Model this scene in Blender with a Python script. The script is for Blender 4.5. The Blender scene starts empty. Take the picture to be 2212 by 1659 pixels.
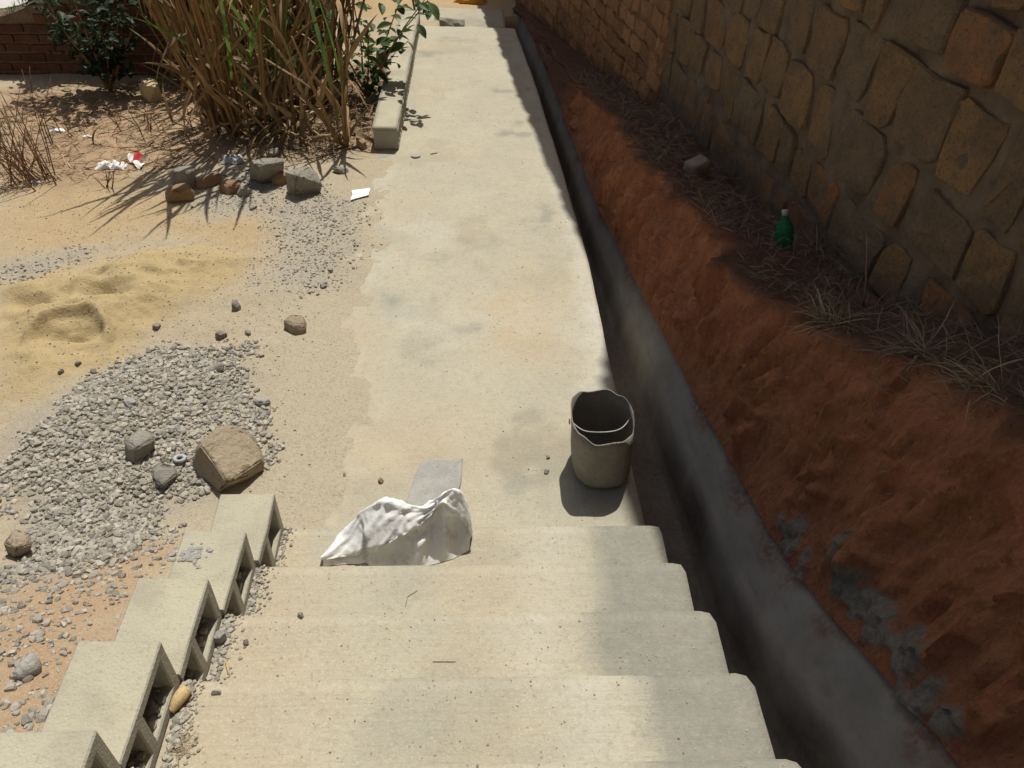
import bpy, bmesh, math, random
import numpy as np
from mathutils import Vector, Matrix
from mathutils.bvhtree import BVHTree

R = random.Random(7)
rng = np.random.default_rng(11)
scene = bpy.context.scene
col = scene.collection

# ------------------------------------------------------------------ camera
CAM = np.array([0.7522, -1.964, 2.6895])
YAW, PIT, ROLL, FPX = 0.06701, 0.73038, 0.04776, 1720.0      # pixel frame 2212 x 1659
fw = np.array([math.sin(YAW)*math.cos(PIT), math.cos(YAW)*math.cos(PIT), -math.sin(PIT)])
r0 = np.array([math.cos(YAW), -math.sin(YAW), 0.0]); u0 = np.cross(r0, fw)
rt = r0*math.cos(ROLL) + u0*math.sin(ROLL)
up = -r0*math.sin(ROLL) + u0*math.cos(ROLL)
cd = bpy.data.cameras.new('camera'); cam = bpy.data.objects.new('camera', cd); col.objects.link(cam)
cam.matrix_world = Matrix(((rt[0], up[0], -fw[0], CAM[0]), (rt[1], up[1], -fw[1], CAM[1]),
                           (rt[2], up[2], -fw[2], CAM[2]), (0, 0, 0, 1)))
cd.sensor_width = 36.0; cd.lens = FPX/2212*36; cd.clip_start = 0.02; cd.clip_end = 500
scene.camera = cam

# ------------------------------------------------------------------ light
SUN = Vector((0.033, 0.13, 0.30)).normalized()
elev = math.asin(SUN.z); azim = math.atan2(SUN.x, SUN.y)
world = bpy.data.worlds.new('World'); scene.world = world; world.use_nodes = True
wn = world.node_tree.nodes; wl = world.node_tree.links
sky = wn.new('ShaderNodeTexSky'); sky.sky_type = 'NISHITA'; sky.sun_disc = False
sky.sun_elevation = elev; sky.sun_rotation = azim; sky.air_density = 1.0; sky.dust_density = 4.0; sky.ozone_density = 0.6
wl.new(sky.outputs[0], wn['Background'].inputs[0]); wn['Background'].inputs[1].default_value = 0.066
sd = bpy.data.lights.new('sun', 'SUN'); sd.energy = 4.5; sd.angle = math.radians(0.53); sd.color = (1.0, 0.96, 0.89)
so = bpy.data.objects.new('sun', sd); col.objects.link(so); so.location = (2, 6, 14)
so.rotation_euler = SUN.to_track_quat('Z', 'Y').to_euler()
scene.view_settings.view_transform = 'Standard'; scene.view_settings.look = 'None'
scene.view_settings.exposure = 0.06; scene.view_settings.gamma = 1.0

# ------------------------------------------------------------------ numbers of the place
W = 1.5; SD = 0.29987; SH = 0.17034; SL = -0.0386      # path width, tread, riser, path slope

def ray(px, py):
    return fw + rt*(px-1106)/FPX - up*(py-829.5)/FPX

def on_z(px, py, z):
    d = ray(px, py); t = (z-CAM[2])/d[2]; return CAM + t*d

_perm = rng.random((256, 256))
def vnoise(x, y, seed=0):
    x = np.asarray(x, float) + seed*37.17; y = np.asarray(y, float) + seed*91.31
    xi = np.floor(x).astype(int); yi = np.floor(y).astype(int); fx = x-xi; fy = y-yi
    fx = fx*fx*(3-2*fx); fy = fy*fy*(3-2*fy)
    a = _perm[xi & 255, yi & 255]; b = _perm[(xi+1) & 255, yi & 255]
    c = _perm[xi & 255, (yi+1) & 255]; d = _perm[(xi+1) & 255, (yi+1) & 255]
    return (a*(1-fx)+b*fx)*(1-fy) + (c*(1-fx)+d*fx)*fy - 0.5

def fbm(x, y, octv=4, seed=0, gain=0.5):
    s = 0; a = 1.0; f = 1.0
    for k in range(octv):
        s = s + a*vnoise(np.asarray(x)*f, np.asarray(y)*f, seed+k*3.3); a *= gain; f *= 2.03
    return s

def sstep(a, b, x):
    t = np.clip((np.asarray(x, float)-a)/(b-a), 0, 1); return t*t*(3-2*t)

# ------------------------------------------------------------------ materials
class NT:
    def __init__(s, name, rough=0.9, spec=0.2):
        s.m = bpy.data.materials.new(name); s.m.use_nodes = True; s.t = s.m.node_tree
        s.n = s.t.nodes; s.b = s.n['Principled BSDF']
        s.b.inputs['Roughness'].default_value = rough; s.b.inputs['Specular IOR Level'].default_value = spec
        s.tc = s.n.new('ShaderNodeTexCoord'); s.vec = s.tc.outputs['Object']; s._h = None
    def link(s, a, b): s.t.links.new(a, b)
    def randvec(s):
        oi = s.n.new('ShaderNodeObjectInfo'); ad = s.n.new('ShaderNodeVectorMath'); ad.operation = 'ADD'
        mu = s.n.new('ShaderNodeMath'); mu.operation = 'MULTIPLY'; mu.inputs[1].default_value = 57.0
        s.link(oi.outputs['Random'], mu.inputs[0]); s.link(s.vec, ad.inputs[0]); s.link(mu.outputs[0], ad.inputs[1])
        s.vec = ad.outputs[0]; return oi.outputs['Random']
    def stretch(s, sc):
        mp = s.n.new('ShaderNodeMapping'); mp.inputs['Scale'].default_value = sc; s.link(s.vec, mp.inputs[0]); return mp.outputs[0]
    def noise(s, scale, detail=4, rough=0.55, vec=None, dist=0.0):
        n = s.n.new('ShaderNodeTexNoise'); n.inputs['Scale'].default_value = scale; n.inputs['Detail'].default_value = detail
        n.inputs['Roughness'].default_value = rough; n.inputs['Distortion'].default_value = dist
        s.link(vec if vec is not None else s.vec, n.inputs['Vector']); return n.outputs[0]
    def voro(s, scale, vec=None, out=0):
        n = s.n.new('ShaderNodeTexVoronoi'); n.inputs['Scale'].default_value = scale
        s.link(vec if vec is not None else s.vec, n.inputs['Vector']); return n.outputs[out]
    def ramp(s, f, stops):
        n = s.n.new('ShaderNodeValToRGB'); e = n.color_ramp.elements
        while len(e) < len(stops): e.new(0.5)
        for k, (p, c) in enumerate(stops):
            e[k].position = p; e[k].color = (c, c, c, 1) if isinstance(c, (int, float)) else (*c, 1)
        s.link(f, n.inputs[0]); return n.outputs[0]
    def mix(s, f, a, b, mode='MIX'):
        n = s.n.new('ShaderNodeMix'); n.data_type = 'RGBA'; n.blend_type = mode
        for sock, v in ((n.inputs[0], f), (n.inputs[6], a), (n.inputs[7], b)):
            if hasattr(v, 'is_output'): s.link(v, sock)
            elif isinstance(v, (int, float)): sock.default_value = v
            else: sock.default_value = (*v, 1)
        return n.outputs[2]
    def math(s, op, a, b=0.0, clamp=False):
        n = s.n.new('ShaderNodeMath'); n.operation = op; n.use_clamp = clamp
        for k, v in ((0, a), (1, b)):
            if hasattr(v, 'is_output'): s.link(v, n.inputs[k])
            else: n.inputs[k].default_value = v
        return n.outputs[0]
    def attr(s, name):
        n = s.n.new('ShaderNodeAttribute'); n.attribute_name = name; return n
    def bump(s, h, strength, dist):
        n = s.n.new('ShaderNodeBump'); n.inputs['Strength'].default_value = strength; n.inputs['Distance'].default_value = dist
        s.link(h, n.inputs['Height'])
        if s._h is not None: s.link(s._h, n.inputs['Normal'])
        s._h = n.outputs[0]; s.link(n.outputs[0], s.b.inputs['Normal'])
    def color(s, c):
        if hasattr(c, 'is_output'): s.link(c, s.b.inputs['Base Color'])
        else: s.b.inputs['Base Color'].default_value = (*c, 1)
        return s.m

M = {}
def simple(name, c1, c2, scale, bump=0.3, bdist=0.01, rough=0.9, rnd=0.0, spec=0.2, attr=None, detail=5, fine=None):
    t = NT(name, rough, spec); r = t.randvec() if rnd else None
    c = t.mix(t.ramp(t.noise(scale, detail, 0.6), [(0.3, 0.0), (0.7, 1.0)]), c1, c2)
    if rnd:
        c = t.mix(1.0, c, t.ramp(r, [(0, 1-rnd), (1, 1.0)]), 'MULTIPLY')
    if attr:
        c = t.mix(1.0, c, t.ramp(t.attr('rnd').outputs['Fac'], [(0, 1-attr), (1, 1.0)]), 'MULTIPLY')
    if fine:
        c = t.mix(t.ramp(t.noise(fine, 2, 0.5), [(0.58, 0.0), (0.7, 0.55)]), c, tuple(v*0.5 for v in c1))
    if bump: t.bump(t.noise(scale*3, 6, 0.65), bump, bdist)
    M[name] = t.color(c); return M[name]

# soil with zones (r = yellow sand, g = grey grit, b = red earth, orange in second set)
t = NT('soil', 0.95, 0.1)
z = t.attr('zone'); sep = t.n.new('ShaderNodeSeparateColor'); t.link(z.outputs['Color'], sep.inputs[0])
z2 = t.attr('zone_b'); sep2 = t.n.new('ShaderNodeSeparateColor'); t.link(z2.outputs['Color'], sep2.inputs[0])
n1 = t.noise(2.2, 5, 0.6); n2 = t.noise(14, 5, 0.65); n3 = t.noise(75, 5, 0.7); n4 = t.noise(170, 3, 0.6); vb = t.voro(46)
c = t.mix(t.ramp(n1, [(0.32, 0.0), (0.68, 1.0)]), (0.42, 0.345, 0.23), (0.39, 0.335, 0.235))
c = t.mix(t.math('MULTIPLY', t.ramp(n2, [(0.35, 0.0), (0.7, 1.0)]), 0.5), c, (0.30, 0.24, 0.16))
c = t.mix(t.math('MULTIPLY', sep.outputs[2], t.ramp(n2, [(0.2, 0.55), (0.6, 1.0)])), c, (0.37, 0.24, 0.14))
c = t.mix(t.math('MULTIPLY', sep2.outputs[0], t.ramp(n2, [(0.2, 0.6), (0.6, 1.0)])), c, (0.40, 0.29, 0.155))
c = t.mix(t.math('MULTIPLY', sep.outputs[1], t.ramp(n2, [(0.2, 0.5), (0.6, 1.0)])), c, (0.31, 0.29, 0.24))
c = t.mix(sep.outputs[0], c, t.mix(t.ramp(n2, [(0.3, 0.0), (0.7, 1.0)]), (0.43, 0.335, 0.175), (0.38, 0.295, 0.16)))
c = t.mix(t.math('MULTIPLY', sep2.outputs[2], 0.85), c, (0.395, 0.352, 0.255))
c = t.mix(t.math('MULTIPLY', sep2.outputs[1], t.ramp(n2, [(0.25, 0.4), (0.6, 1.0)])), c, (0.20, 0.145, 0.095))
notsand = t.math('SUBTRACT', 1.0, t.math('MULTIPLY', sep.outputs[0], 0.75))
c = t.mix(t.math('MULTIPLY', t.ramp(n3, [(0.52, 0.0), (0.66, 0.6)]), notsand), c, (0.22, 0.175, 0.125))
c = t.mix(t.math('MULTIPLY', t.ramp(n4, [(0.54, 0.0), (0.68, 0.5)]), notsand), c, (0.55, 0.47, 0.34))
c = t.mix(t.math('MULTIPLY', t.ramp(vb, [(0.10, 0.75), (0.20, 0.0)]), t.ramp(n2, [(0.45, 0.0), (0.6, 1.0)])), c, (0.17, 0.145, 0.115))
t.bump(n2, 0.4, 0.02); t.bump(n3, 0.8, 0.010); t.bump(n4, 0.6, 0.005)
M['soil'] = t.color(c)

# dusty cement for path and steps (r = bare grey cement, g = orange dust, b = pale clean cement)
t = NT('dusty_cement', 0.92, 0.15)
z = t.attr('zone'); sep = t.n.new('ShaderNodeSeparateColor'); t.link(z.outputs['Color'], sep.inputs[0])
n1 = t.noise(3.0, 6, 0.62); n2 = t.noise(11, 6, 0.65, dist=0.4); n3 = t.noise(60, 5, 0.7); n4 = t.noise(150, 3, 0.6); vb = t.voro(38); n5 = t.noise(24, 6, 0.7)
brush = t.noise(9, 4, 0.6, t.stretch((0.9, 9.0, 1.0)))
c = t.mix(t.ramp(n1, [(0.33, 0.0), (0.66, 1.0)]), (0.41, 0.38, 0.288), (0.365, 0.345, 0.27))
c = t.mix(t.ramp(n2, [(0.52, 0.0), (0.75, 0.55)]), c, (0.345, 0.32, 0.245))
c = t.mix(t.ramp(brush, [(0.45, 0.0), (0.75, 0.45)]), c, (0.385, 0.335, 0.23))
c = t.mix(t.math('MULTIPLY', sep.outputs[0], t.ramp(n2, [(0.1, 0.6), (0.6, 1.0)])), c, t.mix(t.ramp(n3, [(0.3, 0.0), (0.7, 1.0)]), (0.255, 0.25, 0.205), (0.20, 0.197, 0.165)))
c = t.mix(t.math('MULTIPLY', sep.outputs[1], t.ramp(n2, [(0.15, 0.5), (0.7, 1.0)])), c, (0.43, 0.32, 0.185))
c = t.mix(sep.outputs[2], c, (0.47, 0.45, 0.375))
c = t.mix(t.ramp(n5, [(0.50, 0.0), (0.70, 0.40)]), c, (0.30, 0.27, 0.20))
c = t.mix(t.ramp(n3, [(0.53, 0.0), (0.68, 0.5)]), c, (0.27, 0.235, 0.17))
c = t.mix(t.math('MULTIPLY', t.ramp(n4, [(0.54, 0.0), (0.70, 0.45)]), t.math('SUBTRACT', 1.0, t.math('MULTIPLY', sep.outputs[0], 0.7))), c, (0.56, 0.505, 0.38))
c = t.mix(t.math('MULTIPLY', t.ramp(vb, [(0.07, 0.8), (0.14, 0.0)]), t.ramp(n2, [(0.48, 0.0), (0.6, 1.0)])), c, (0.16, 0.14, 0.11))
t.bump(brush, 0.22, 0.012); t.bump(n2, 0.25, 0.01); t.bump(n5, 0.3, 0.008); t.bump(n3, 0.5, 0.006); t.bump(n4, 0.45, 0.003)
M['cement'] = t.color(c)

# smooth drain cement
t = NT('drain_cement', 0.75, 0.3)
n1 = t.noise(4, 6, 0.6); n2 = t.noise(40, 5, 0.6); st = t.noise(6, 4, 0.6, t.stretch((6, 0.5, 3)))
c = t.mix(t.ramp(n1, [(0.35, 0.0), (0.65, 1.0)]), (0.29, 0.27, 0.225), (0.21, 0.195, 0.16))
c = t.mix(t.ramp(st, [(0.5, 0.0), (0.75, 0.55)]), c, (0.17, 0.15, 0.12))
c = t.mix(t.ramp(n2, [(0.62, 0.0), (0.75, 0.5)]), c, (0.17, 0.12, 0.085))
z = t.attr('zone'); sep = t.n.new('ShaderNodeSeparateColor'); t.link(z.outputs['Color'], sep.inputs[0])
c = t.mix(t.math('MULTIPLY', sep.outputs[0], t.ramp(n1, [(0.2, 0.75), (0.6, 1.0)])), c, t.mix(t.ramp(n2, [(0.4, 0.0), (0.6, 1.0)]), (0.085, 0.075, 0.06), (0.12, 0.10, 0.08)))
c = t.mix(t.math('MULTIPLY', sep.outputs[1], t.ramp(n2, [(0.35, 0.2), (0.6, 1.0)])), c, (0.17, 0.095, 0.06))
t.bump(n1, 0.15, 0.02); t.bump(n2, 0.2, 0.004)
M['drain'] = t.color(c)

# hollow-block concrete
t = NT('block_concrete', 0.95, 0.1); t.randvec()
n1 = t.noise(9, 5, 0.6); n2 = t.noise(120, 3, 0.6); n3 = t.voro(160)
geo = t.n.new('ShaderNodeNewGeometry'); sx = t.n.new('ShaderNodeSeparateXYZ'); t.link(geo.outputs['Normal'], sx.inputs[0])
c = t.mix(t.ramp(n1, [(0.3, 0.0), (0.7, 1.0)]), (0.30, 0.285, 0.24), (0.36, 0.34, 0.275))
c0 = t.noise(4.5, 6, 0.7)
dust = t.math('MULTIPLY', t.ramp(sx.outputs[2], [(0.75, 0.0), (0.95, 1.0)]), t.ramp(n1, [(0.2, 0.55), (0.65, 1.0)]))
c = t.mix(dust, c, t.mix(t.ramp(c0, [(0.42, 0.0), (0.62, 1.0)]), (0.43, 0.40, 0.29), (0.335, 0.31, 0.235)))
c = t.mix(t.ramp(n2, [(0.56, 0.0), (0.7, 0.4)]), c, (0.22, 0.20, 0.16))
t.bump(n3, 0.3, 0.004); t.bump(n2, 0.6, 0.004); t.bump(n1, 0.2, 0.01)
M['block'] = t.color(c)

# red earth bank (zone r = grey cement splash, g = dark ledge humus)
t = NT('bank_earth', 0.97, 0.05)
z = t.attr('zone'); sep = t.n.new('ShaderNodeSeparateColor'); t.link(z.outputs['Color'], sep.inputs[0])
stv = t.stretch((2.4, 2.4, 0.45))
n1 = t.noise(3.0, 6, 0.65, stv); n2 = t.noise(12, 6, 0.75, stv, 0.3); n3 = t.noise(45, 6, 0.75)
c = t.mix(t.ramp(n1, [(0.34, 0.0), (0.66, 1.0)]), (0.45, 0.175, 0.092), (0.56, 0.255, 0.13))
c = t.mix(t.ramp(n2, [(0.45, 0.0), (0.7, 0.75)]), c, (0.24, 0.08, 0.045))
c = t.mix(t.ramp(n3, [(0.52, 0.0), (0.66, 0.6)]), c, (0.56, 0.29, 0.14))
c = t.mix(t.math('MULTIPLY', sep.outputs[1], t.ramp(n3, [(0.3, 0.6), (0.6, 1.0)])), c, t.mix(t.ramp(n3, [(0.35, 0), (0.65, 1)]), (0.10, 0.066, 0.05), (0.21, 0.125, 0.085)))
c = t.mix(sep.outputs[0], c, t.mix(t.ramp(n3, [(0.35, 0), (0.65, 1)]), (0.40, 0.355, 0.285), (0.25, 0.22, 0.175)))
t.bump(n1, 0.5, 0.06); t.bump(n2, 0.9, 0.04); t.bump(n3, 0.9, 0.02)
M['bank'] = t.color(c)

# wall stones (colour varies from stone to stone)
t = NT('wall_stone', 0.95, 0.08); rv = t.randvec()
n1 = t.noise(6, 6, 0.7); n2 = t.noise(26, 6, 0.75); n3 = t.noise(70, 5, 0.7)
c = t.ramp(rv, [(0.0, (0.32, 0.20, 0.10)), (0.2, (0.37, 0.235, 0.115)), (0.4, (0.27, 0.195, 0.125)), (0.55, (0.36, 0.225, 0.105)), (0.7, (0.26, 0.20, 0.135)), (0.82, (0.42, 0.185, 0.085)), (1.0, (0.33, 0.215, 0.115))])
c = t.mix(t.ramp(n1, [(0.40, 0.0), (0.60, 0.85)]), c, (0.19, 0.145, 0.10))
c = t.mix(t.ramp(n2, [(0.5, 0.0), (0.75, 0.5)]), c, (0.37, 0.18, 0.085))
c = t.mix(t.ramp(n3, [(0.52, 0.0), (0.66, 0.7)]), c, (0.10, 0.075, 0.05))
t.bump(n1, 0.7, 0.05); t.bump(n2, 1.0, 0.03); t.bump(n3, 0.8, 0.01)
M['stone'] = t.color(c)
simple('mortar', (0.10, 0.076, 0.055), (0.215, 0.16, 0.11), 7, 0.9, 0.03, 0.97)
simple('brick', (0.42, 0.225, 0.105), (0.29, 0.165, 0.088), 9, 0.8, 0.02, 0.95, rnd=0.4, fine=60)
simple('red_mortar', (0.16, 0.095, 0.058), (0.25, 0.145, 0.08), 9, 0.9, 0.03, 0.97)
simple('brick_stuff', (0.42, 0.225, 0.105), (0.29, 0.165, 0.088), 9, 0.7, 0.012, 0.95, attr=0.5)
simple('shade_toned_brick', (0.15, 0.068, 0.042), (0.085, 0.045, 0.032), 9, 0.8, 0.02, 0.95, rnd=0.4, fine=60)  # low wall bricks: shade from overhead put into a darker brick colour
simple('gravel', (0.46, 0.425, 0.355), (0.36, 0.335, 0.28), 30, 0.4, 0.004, 0.95, attr=0.55)
simple('rock_grey', (0.38, 0.355, 0.30), (0.26, 0.24, 0.20), 14, 1.0, 0.025, 0.95, rnd=0.25, fine=75)
simple('rock_tan', (0.40, 0.33, 0.23), (0.31, 0.25, 0.175), 10, 1.0, 0.025, 0.95, rnd=0.2, fine=75)
simple('sandstone', (0.52, 0.42, 0.25), (0.44, 0.34, 0.19), 10, 0.6, 0.01, 0.95)
simple('rock_red', (0.30, 0.19, 0.11), (0.22, 0.14, 0.085), 12, 0.6, 0.01, 0.95, rnd=0.2, fine=110)
simple('mortar_lump', (0.42, 0.41, 0.375), (0.30, 0.29, 0.26), 25, 0.9, 0.01, 0.97, rnd=0.15)
simple('patch', (0.345, 0.34, 0.305), (0.26, 0.255, 0.23), 12, 0.6, 0.006, 0.95, fine=90)
simple('stalk', (0.33, 0.21, 0.085), (0.22, 0.13, 0.06), 9, 0.2, 0.004, 0.7, rnd=0.4)
simple('dry_leaf', (0.40, 0.275, 0.14), (0.25, 0.155, 0.075), 7, 0.15, 0.004, 0.75, attr=0.65)
simple('straw', (0.50, 0.40, 0.245), (0.36, 0.265, 0.15), 9, 0.0, 0.0, 0.8, attr=0.6)
simple('grey_straw', (0.36, 0.28, 0.19), (0.24, 0.175, 0.115), 9, 0.0, 0.0, 0.85, attr=0.6)
simple('twig', (0.27, 0.16, 0.09), (0.18, 0.10, 0.06), 12, 0.2, 0.003, 0.85, rnd=0.4)
simple('wood', (0.42, 0.31, 0.175), (0.30, 0.20, 0.11), 14, 0.4, 0.004, 0.8, rnd=0.2)
simple('cob', (0.58, 0.44, 0.235), (0.47, 0.32, 0.15), 40, 0.8, 0.006, 0.85)
def leafmat(name, a, b, tr=0.35, rnd=0.4):
    t = NT(name, 0.55, 0.35); r = t.randvec()
    c = t.mix(t.ramp(t.noise(12, 3), [(0.3, 0), (0.7, 1)]), a, b)
    c = t.mix(1.0, c, t.ramp(r, [(0, 1-rnd), (1, 1.0)]), 'MULTIPLY')
    t.color(c)
    tb = t.n.new('ShaderNodeBsdfTranslucent'); t.link(c, tb.inputs[0]); mx = t.n.new('ShaderNodeMixShader'); mx.inputs[0].default_value = tr
    t.link(t.b.outputs[0], mx.inputs[1]); t.link(tb.outputs[0], mx.inputs[2]); t.link(mx.outputs[0], t.n['Material Output'].inputs[0])
    M[name] = t.m
leafmat('green_blade', (0.075, 0.155, 0.03), (0.16, 0.235, 0.05))
leafmat('green_leaf', (0.045, 0.095, 0.022), (0.08, 0.14, 0.035))
leafmat('dark_leaf', (0.022, 0.05, 0.016), (0.035, 0.07, 0.02))
# woven plastic sack
t = NT('sack', 0.85, 0.12)
n1 = t.noise(6, 4); wv = t.n.new('ShaderNodeTexWave'); wv.inputs['Scale'].default_value = 160; t.link(t.vec, wv.inputs['Vector'])
c = t.mix(t.ramp(n1, [(0.42, 0.0), (0.75, 0.6)]), (0.88, 0.88, 0.86), (0.66, 0.64, 0.58))
c = t.mix(t.ramp(t.noise(22, 5, 0.7), [(0.52, 0.0), (0.70, 0.6)]), c, (0.46, 0.42, 0.34))
t.bump(t.noise(9, 5, 0.6), 0.35, 0.02); t.bump(wv.outputs[0], 0.08, 0.002)
t.color(c)
tb = t.n.new('ShaderNodeBsdfTranslucent'); t.link(c, tb.inputs[0]); mx = t.n.new('ShaderNodeMixShader'); mx.inputs[0].default_value = 0.12
t.link(t.b.outputs[0], mx.inputs[1]); t.link(tb.outputs[0], mx.inputs[2]); t.link(mx.outputs[0], t.n['Material Output'].inputs[0])
M['sack'] = t.m
simple('bucket', (0.26, 0.24, 0.195), (0.185, 0.168, 0.135), 9, 0.5, 0.006, 0.8, fine=70)
simple('bucket_inside', (0.20, 0.18, 0.15), (0.13, 0.12, 0.10), 9, 0.5, 0.006, 0.9)
simple('wire', (0.42, 0.40, 0.36), (0.30, 0.28, 0.25), 30, 0.1, 0.001, 0.45, spec=0.6)
simple('green_plastic', (0.02, 0.17, 0.06), (0.012, 0.10, 0.04), 30, 0.8, 0.008, 0.7, spec=0.2)
simple('pale_plastic', (0.40, 0.44, 0.42), (0.33, 0.36, 0.34), 20, 0.1, 0.002, 0.5)
simple('paper', (0.82, 0.82, 0.80), (0.74, 0.73, 0.70), 6, 0.1, 0.003, 0.8)
simple('grey_plastic', (0.42, 0.43, 0.44), (0.27, 0.28, 0.29), 10, 0.3, 0.01, 0.45)
simple('red_print', (0.62, 0.075, 0.07), (0.55, 0.06, 0.06), 6, 0.1, 0.003, 0.6)
simple('orange_cloth', (0.60, 0.28, 0.03), (0.50, 0.22, 0.03), 9, 0.3, 0.01, 0.8)
simple('terrace', (0.50, 0.47, 0.45), (0.44, 0.42, 0.40), 5, 0.2, 0.01, 0.9)

# ------------------------------------------------------------------ mesh helpers
def tag(o, label=None, cat=None, group=None, kind=None):
    if label: o['label'] = label
    if cat: o['category'] = cat
    if group: o['group'] = group
    if kind: o['kind'] = kind
    return o

def link(name, me, mats, parent=None, smooth=False):
    o = bpy.data.objects.new(name, me); col.objects.link(o)
    for m in (mats if isinstance(mats, (list, tuple)) else [mats]):
        if len(me.materials) < (len(mats) if isinstance(mats, (list, tuple)) else 1): me.materials.append(M[m])
    if parent is not None:
        o.parent = parent
    if smooth: me.polygons.foreach_set('use_smooth', [True]*len(me.polygons))
    return o

def empty(name, loc, rz=0.0):
    o = bpy.data.objects.new(name, None); o.empty_display_size = 0.1; col.objects.link(o)
    o.location = loc; o.rotation_euler = (0, 0, rz); return o

class MB:
    """collects shapes of one thing or part in world coordinates"""
    def __init__(s): s.v = []; s.f = []; s.r = []
    def add(s, V, F, r=None):
        o = len(s.v); s.v.extend([tuple(map(float, p)) for p in V]); s.f.extend([tuple(i+o for i in f) for f in F])
        s.r.extend([R.random() if r is None else r]*len(V))
    def tube(s, pts, rad, n=5, cap=True):
        pts = [Vector(p) for p in pts]; V = []; F = []
        rad = rad if isinstance(rad, (list, tuple)) else [rad]*len(pts)
        for i, p in enumerate(pts):
            d = (pts[min(i+1, len(pts)-1)] - pts[max(i-1, 0)]).normalized()
            a = d.cross(Vector((0.31, 0.17, 0.93))); a = a.normalized() if a.length > 1e-4 else Vector((1, 0, 0)); b = d.cross(a)
            for k in range(n):
                t = 2*math.pi*k/n; V.append(p + (a*math.cos(t)+b*math.sin(t))*rad[i])
        for i in range(len(pts)-1):
            for k in range(n):
                F.append((i*n+k, i*n+(k+1) % n, (i+1)*n+(k+1) % n, (i+1)*n+k))
        if cap: F.append(tuple(range(n-1, -1, -1))); F.append(tuple((len(pts)-1)*n+k for k in range(n)))
        s.add(V, F)
    def blade(s, pts, w, side=None, fold=0.25):
        pts = [Vector(p) for p in pts]; n = len(pts); V = []; F = []
        for i, p in enumerate(pts):
            d = (pts[min(i+1, n-1)] - pts[max(i-1, 0)]).normalized()
            a = Vector(side) if side is not None else d.cross(Vector((0.2, 0.3, 1)))
            a = (a - d*a.dot(d)); a = a.normalized() if a.length > 1e-5 else Vector((1, 0, 0)); u = d.cross(a)
            t = i/(n-1); ww = w*min(1.0, 0.45+t*2.2)*(1-t**2.2)*0.5 + 0.0006
            V += [p - a*ww + u*ww*fold, p, p + a*ww + u*ww*fold]
        for i in range(n-1):
            for k in (0, 1): F.append((i*3+k, i*3+k+1, (i+1)*3+k+1, (i+1)*3+k))
        s.add(V, F)
    def build(s, name, mat, parent=None, smooth=False, rel=True):
        V = np.array(s.v)
        org = np.zeros(3)
        me = bpy.data.meshes.new(name)
        if parent is not None and rel:
            mw = np.array(parent.location); V = V - mw
            pp = parent.parent
            while pp is not None: V = V - np.array(pp.location); pp = pp.parent
        elif parent is None:
            org = np.array([(V[:, 0].min()+V[:, 0].max())/2, (V[:, 1].min()+V[:, 1].max())/2, V[:, 2].min()]); V = V - org
        me.from_pydata(V.tolist(), [], s.f); me.update()
        a = me.attributes.new('rnd', 'FLOAT', 'POINT'); a.data.foreach_set('value', s.r)
        o = link(name, me, mat, parent, smooth)
        if parent is None: o.location = org
        return o

def grid_mesh(name, P, mat, attrs=None, smooth=True, flip=False):
    """P: (m, n, 3) array of points"""
    m, n = P.shape[:2]; idx = np.arange(m*n).reshape(m, n)
    q = np.stack([idx[:-1, :-1], idx[1:, :-1], idx[1:, 1:], idx[:-1, 1:]], -1).reshape(-1, 4)
    if flip: q = q[:, ::-1]
    me = bpy.data.meshes.new(name); me.vertices.add(m*n); me.vertices.foreach_set('co', P.reshape(-1))
    me.loops.add(q.size); me.polygons.add(len(q)); me.loops.foreach_set('vertex_index', q.reshape(-1))
    me.polygons.foreach_set('loop_start', np.arange(0, q.size, 4)); me.polygons.foreach_set('loop_total', np.full(len(q), 4))
    me.update(calc_edges=True); me.validate()
    for k, A in (attrs or {}).items():
        a = me.attributes.new(k, 'FLOAT_COLOR', 'POINT'); a.data.foreach_set('color', A.reshape(-1))
    if smooth: me.polygons.foreach_set('use_smooth', [True]*len(me.polygons))
    o = bpy.data.objects.new(name, me); col.objects.link(o); me.materials.append(M[mat])
    return o

def bvh_of(o):
    me = o.data; mw = o.matrix_world
    return BVHTree.FromPolygons([v.co[:] for v in me.vertices], [p.vertices[:] for p in me.polygons])

def hit(px, py, bv):
    r = bv.ray_cast(Vector(CAM), Vector(ray(px, py)).normalized())
    return r[0]

def px_m(px, p):      # metres per pixel at a point
    return px*float(np.dot(np.array(p)-CAM, fw))/FPX

def seedmesh(n):      # unit cube shell with n segments per side
    bm = bmesh.new(); bmesh.ops.create_cube(bm, size=2.0)
    if n > 1: bmesh.ops.subdivide_edges(bm, edges=bm.edges[:], cuts=n-1, use_grid_fill=True)
    V = np.array([v.co[:] for v in bm.verts]); bm.verts.index_update(); F = [[v.index for v in f.verts] for f in bm.faces]; bm.free(); return V, F

SEED = {n: seedmesh(n) for n in (2, 3, 4, 6, 8)}
def rock_shape(dims, seed, n=6, roundness=0.45, cuts=5, rough=0.05):
    V, F = SEED[n]; rr = np.random.default_rng(seed); V = V.copy()
    L = np.linalg.norm(V, axis=1, keepdims=True); V = V*(1-roundness) + (V/L*1.15)*roundness
    for k in range(cuts):
        nrm = rr.normal(size=3); nrm[2] = abs(nrm[2])*0.7; nrm /= np.linalg.norm(nrm); d = rr.uniform(0.62, 0.92)
        V -= nrm*np.clip(V@nrm-d, 0, None)[:, None]
    ns = fbm(V[:, 0]*1.7+V[:, 2]*0.9, V[:, 1]*1.7-V[:, 2]*1.3, 3, seed % 97)
    V += (V/np.linalg.norm(V, axis=1, keepdims=True))*ns[:, None]*rough*2
    return V*np.array(dims)/2, F

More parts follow.
